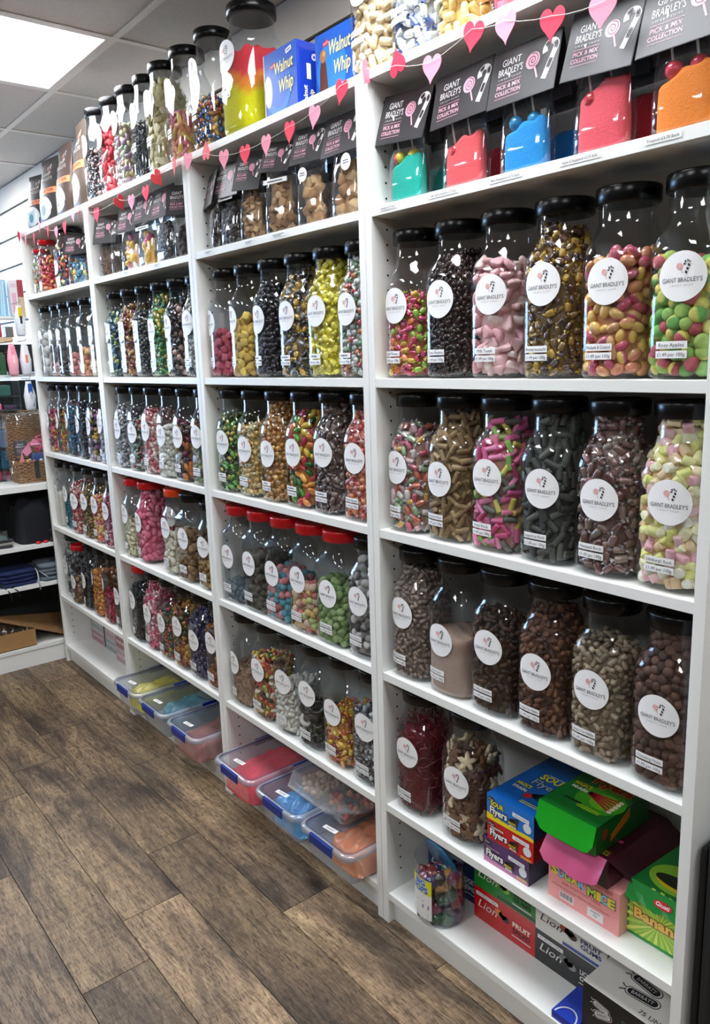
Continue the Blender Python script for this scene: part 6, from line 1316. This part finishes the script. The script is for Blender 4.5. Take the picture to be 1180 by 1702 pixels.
o = obj('cardboard_sheet', mb, M_CARD2, None, (-.03, 0, .192)); tag(o, 'large flat brown cardboard sheet leaning over the open cardboard box', 'cardboard sheet')

# gift hamper on the counter
M_WICK = pbr('wicker', '#b07e4e', .7); nt = M_WICK.node_tree; b_ = [n for n in nt.nodes if n.type == 'BSDF_PRINCIPLED'][0]
tc = N(nt, 'ShaderNodeTexCoord'); wv = N(nt, 'ShaderNodeTexWave'); wv.bands_direction = 'Z'; wv.inputs['Scale'].default_value = 38; wv.inputs['Distortion'].default_value = 3.5; wv.inputs['Detail Scale'].default_value = 3; nt.links.new(tc.outputs['Object'], wv.inputs['Vector'])
rp = N(nt, 'ShaderNodeValToRGB'); rp.color_ramp.elements[0].color = (*rgb('#6a4426'), 1); rp.color_ramp.elements[1].color = (*rgb('#cf9f6c'), 1); nt.links.new(wv.outputs[0], rp.inputs[0]); nt.links.new(rp.outputs[0], b_.inputs['Base Color'])
bp = N(nt, 'ShaderNodeBump'); bp.inputs['Strength'].default_value = .8; bp.inputs['Distance'].default_value = .004; nt.links.new(wv.outputs[0], bp.inputs['Height']); nt.links.new(bp.outputs[0], b_.inputs['Normal'])
t = thing('gift_hamper', 'open wicker gift hamper wrapped in clear film with a pink ribbon, on the corner counter', 'hamper', (-.175, -.012, .8885))
def wick(mb, x0, x1, y0, y1, z0, z1):
    mb.box(x0, x1, y0, y1, z0, z1)
mb = MB(); wick(mb, .062, .074, -.078, .095, 0, .100); wick(mb, -.074, -.062, -.078, .095, 0, .1); wick(mb, -.062, .062, -.078, -.066, 0, .1); wick(mb, -.062, .062, .083, .095, 0, .1); wick(mb, -.06, .06, -.066, .083, 0, .008)
for z in np.arange(.005, .1, .0085): mb.tube([(.076, y, z + .0018 * math.sin(y * 190 + z * 370)) for y in np.linspace(-.08, .097, 24)], .0038, 6); mb.tube([(x, -.080, z + .0018 * math.sin(x * 190 + z * 370)) for x in np.linspace(-.074, .076, 20)], .0038, 6)
obj('basket', mb, M_WICK, t)
mb = MB(); wick(mb, -.112, -.100, -.085, .100, .10, .335)
for z in np.arange(.105, .335, .0085): mb.tube([(-.098, y, z + .0018 * math.sin(y * 190 + z * 370)) for y in np.linspace(-.085, .10, 24)], .0038, 6)
mb.tube([(-.097, -.06, .315), (-.090, -.055, .325), (-.090, -.015, .325), (-.097, -.01, .315)], .004, 6); obj('basket_lid', mb, M_WICK, t)
mb = MB(); mb.box(.080, .086, -.008, .014, .02, .105); obj('clasp_strap', mb, M_DARK, t, bevel=.002)
mb = MB(); P = [(.06, -.07, .09), (.05, -.05, .15), (.04, -.01, .19), (.05, .03, .205), (.06, .07, .21)]
for dx in (0,):
    for i in range(len(P) - 1):
        a_, b2 = P[i], P[i + 1]; mb.add([a_, b2, (b2[0], b2[1] + .008, b2[2] - .045), (a_[0], a_[1] + .022, a_[2] - .025), (a_[0] - .002, *a_[1:]), (b2[0] - .002, *b2[1:]), (b2[0] - .002, b2[1] + .008, b2[2] - .045), (a_[0] - .002, a_[1] + .022, a_[2] - .025)], [(0, 1, 2, 3), (7, 6, 5, 4)], 0, rgb('#ee8fae'))
for k in range(5):
    an = .5 + k * 1.1; mb.tube([(.05, .05, .18), (.05 + .02 * math.cos(an), .05 + .04 * math.cos(an), .18 + .045 * math.sin(an)), (.045, .05 + .055 * math.cos(an + .5), .18 + .04 * math.sin(an + .5)), (.05, .05, .178)], .007, 6, 0, rgb('#e8507e' if k % 2 else '#f2a0bc'))
obj('ribbon_bow', mb, M_GINK, t)
ar = Art(); ar.rect(0, 0, .06, .07, '#3a3638', 0); ar.text('GIANT', 0, .014, .007, '#efeded', 2, width=.03); ar.text("BRADLEY'S", 0, .003, .007, '#efeded', 2, width=.042); ar.text('PICK & MIX', 0, -.012, .005, '#eeb2c4', 2, width=.034); ar.text('COLLECTION', 0, -.02, .005, '#eeb2c4', 2, width=.036)
part('header_card', ar.mesh('header_card', plane_map((.02, -.045, .165), (.2, .98, 0), (-.1, 0, 1))), t)
mb = MB(); mb.box(-.03, .05, .0, .06, .08, .135, 0, rgb('#24508c')); obj('blue_packet', mb, M_GINK, t, bevel=.006)
mb = MB()
for k in range(14): mb.ball((.055 - .02 * (k % 3), -.06 + .0105 * k, .098 + .004 * (k % 2)), .009, 10, 0, rgb(['#e8803c', '#e8e2d6', '#d9344a', '#e0b04a'][k % 4]))
obj('sweets_on_top', mb, M_GLOSS, t); o = t.children[-1]; o['kind'] = 'stuff'
part('film_wrap', heapm('film_wrap', .105, .118, 0, 0, .33, '#ffffff', 31, M_FILM, .006, .0, .01), t, (-.008, .0, -.004))
# clutter behind and above
M_ROSE = pbr('rose_film', '#f0a8b8', .35, coat=.5); M_CLEARW = pbr('milky_film', '#dfe2ea', .3, coat=.5)
t = thing('wall_shelf', 'pale wooden wall shelf at the far left above the counter', 'shelf', (-.33, -.15, 1.555)); mb = MB(); mb.box(-.12, .04, -.45, .15, 0, .024); obj('board', mb, pbr('pale_wood', '#cdb08c', .6, noise=.06, nscale=12), t)
mb = MB()
for y in (-.3, .05): mb.box(-.12, -.1, y, y + .02, -.12, 0).box(-.12, .0, y, y + .02, -.015, 0)
obj('bracket', mb, M_STEEL, t)
t = thing('red_bottle', 'small red bottle with a dark cap standing on the pale wall shelf', 'bottle', (-.315, -.062, 1.5795)); mb = MB(); mb.lathe([(.020, 0), (.023, .004), (.023, .065), (.017, .078), (.011, .082)], 24); obj('bottle_body', mb, pbr('rose_red', '#d2304e', .35), t); mb = MB(); mb.lathe([(.012, .082), (.012, .112), (.010, .114)], 20); obj('cap', mb, M_DARK, t)
mb = MB(); mb.box(-.03, .03, -.018, .018, .0, .05); o = obj('grey_tin', mb, pbr('grey_tin', '#6a6864', .4), None, (-.33, -.005, 1.5795), bevel=.003); tag(o, 'small dark grey tin beside the red bottle on the wall shelf', 'tin')
t, a, b, h, fr, tp, rt = carton('gift_carton', 'pale blue iridescent gift box high on the far left wall', -.44, -.36, -.13, .018, 1.68, 1.855, ['#9fd0e6', '#9ccbe4', '#b0d8ea', '#8fc0dc'], rz=0)
ar = Art(); 
for q in range(14): ar.stroke([(-.065 + .01 * q, -.085 + .005 * (q % 3)), (-.06 + .01 * q, .08 - .006 * (q % 4))], .004, ['#e2f0f4', '#6fb4dc', '#c4e4f0'][q % 3], 1)
prt(t, 'side_print', ar, rt)
mb = MB(); mb.box(-.10, .04, -.16, .09, -.010, .0); t = thing('upper_shelf', 'upper pale shelf carrying the blue and white gift boxes', 'shelf', (-.36, 0, 1.6795)); obj('board', mb, M_WHITE, t)
t, a, b, h, fr, tp, rt = carton('gift_carton', 'narrow white and pink gift box beside the pale blue one', -.36, -.315, .021, .056, 1.68, 1.85, ['#eadfe4', '#e9dce2', '#e6dfe2', '#d9c9d0'])
ar = Art(); ar.rect(0, -.02, .02, .09, '#e0a9b8', 1); ar.rect(0, .06, .03, .02, '#d9c4cc', 1); prt(t, 'side_print', ar, rt)
t, a, b, h, fr, tp, rt = carton('gift_carton', 'narrow white box with a dark red top panel next to the bookcase side', -.36, -.315, .058, .085, 1.68, 1.853, ['#d9c9a9', '#d3bc9a', '#a01c2c', '#c9b694'])
ar = Art(); ar.rect(0, .045, .026, .08, '#a81c30', 1); prt(t, 'side_print', ar, rt)
def hang(label, x, y, z, w_, h, c1, c2, mat):
    t = thing('hanging_packet', label, 'packet', (x, y, z)); rows = [(-h, w_ * .30, .012, 2.2, 0), (-h * .92, w_ * .42, .020, 2.2, 0), (-h * .5, w_ * .5, .024, 2, 0), (-h * .2, w_ * .34, .014, 2, 0), (-.01, w_ * .25, .003, 2, 0), (0, w_ * .25, .002, 2, 0)]
    me = rings2('packet_film', rows, mat); me.transform(Matrix.Rotation(PI / 2, 4, 'Z')); part('packet_film', me, t)
    mb = MB(); mb.box(.013, .020, -w_ * .16, w_ * .22, -h * .85, -h * .08, 0, rgb(c1)); mb.box(.021, .024, -w_ * .1, w_ * .12, -h * .6, -h * .35, 0, rgb(c2)); obj('packet_contents', mb, M_GINK, t, bevel=.004)
    mb = MB(); mb.tube([(-.10, 0, .012), (.03, 0, .012), (.04, 0, .022)], .0018, 6); obj('hook', mb, M_STEEL, t)
hang('pink and white hanging sweet packet, left of the pair on the wall hooks', -.17, -.042, 1.545, .05, .15, '#e88aa0', '#f3c9cc', M_ROSE)
hang('white hanging packet with a small orange motif, right of the pair on the wall hooks', -.17, .016, 1.545, .052, .15, '#e9e6ee', '#e87a5c', M_CLEARW)
hang('yellow and black hanging sweet packet above the pink one', -.21, .022, 1.725, .05, .145, '#d9b818', '#15161c', M_CLEARW)
hang('blue and white hanging packet beside the bookcase, above the hamper', -.16, .014, 1.368, .055, .14, '#1c50a8', '#c9ccd0', M_CLEARW)
t = thing('acrylic_stand', 'clear acrylic display stand with pink packets, left of the hamper', 'display stand', (-.27, -.10, 1.232)); mb = MB(); 
for z in (0, .065, .15): mb.box(-.05, .06, -.09, .085, z, z + .004)
mb.box(-.05, .06, .082, .086, 0, .154).box(-.05, .06, -.094, -.09, 0, .154); obj('stand_body', mb, M_ACRYL, t)
mb = MB(); mb.box(-.03, .04, -.06, .0, .005, .035, 0, rgb('#d96a8a')); mb.box(-.03, .04, .01, .07, .005, .025, 0, rgb('#3a2c44')); mb.box(-.03, .04, -.05, .05, .070, .12, 0, rgb('#2c5a50')); obj('packets', mb, M_GINK, t, bevel=.004)
for q, (yy, zz, ww, hh, cc, dd) in enumerate(((-.13, 1.40, .035, .10, '#1f3a2c', 'dark green'), (-.09, 1.40, .03, .12, '#141a1c', 'black'), (-.055, 1.40, .028, .095, '#2f5a3c', 'mid green'), (-.02, 1.40, .026, .11, '#6a2434', 'dark red'), (.015, 1.40, .028, .12, '#1a1f2c', 'dark navy'), (.05, 1.40, .03, .13, '#222a30', 'charcoal grey'))):
    mb = MB(); mb.box(-.02, .02, -ww / 2, ww / 2, 0, hh); mb.box(-.012, .012, -ww * .3, ww * .3, hh, hh + .012); o = obj('gift_tin', mb, pbr('tin_' + dd.replace(' ', '_'), cc, .4), None, (-.31, yy, zz + .0005), bevel=.003)
    tag(o, f'small {dd} gift tin on the narrow shelf behind the hanging packets', 'tin', 'dark gift tins on the narrow shelf')
t = thing('narrow_shelf', 'narrow pale shelf carrying dark gift tins at the far left', 'shelf', (-.31, 0, 1.40)); mb = MB(); mb.box(-.04, .04, -.20, .09, -.012, 0); obj('board', mb, M_WHITE, t)
t = thing('dark_clutter_panel', 'dark green panel added behind the hamper and packets, standing in for dark clutter', 'board', (-.47, -.05, .889)); mb = MB(); mb.box(-.008, .0, -.25, .2, 0, .48); obj('board', mb, pbr('dark_board', '#232d2c', .7), t); mb = MB(); mb.box(-.008, .0, -.25, .2, .52, .66); obj('upper_board', mb, pbr('dark_board2', '#2c2c30', .7), t)  # dark panels added to cover the bright wall in place of clutter
t = thing('display_riser', 'tall clear and blue display tower at the far left end of the counter', 'display stand', (-.30, -.17, .8885)); mb = MB()
mb.box(-.06, .06, -.13, .055, .338, .342).box(-.06, .06, -.13, .055, .16, .164).box(-.06, .06, -.13, .055, 0, .004).box(-.06, -.056, -.13, .055, 0, .342).box(-.06, .06, .051, .055, 0, .342); obj('tower_body', mb, M_ACRYL, t)
mb = MB(); mb.box(-.04, .04, -.10, .04, .165, .25, 0, rgb('#7a9ac4')); mb.box(-.04, .04, -.10, .04, .06, .15, 0, rgb('#1f6a8a')); mb.box(-.04, .05, -.10, .04, .005, .05, 0, rgb('#8a2c44')); mb.box(-.04, .04, -.06, .03, .255, .32, 0, rgb('#c4d0dc')); obj('packets', mb, M_GINK, t, bevel=.006)
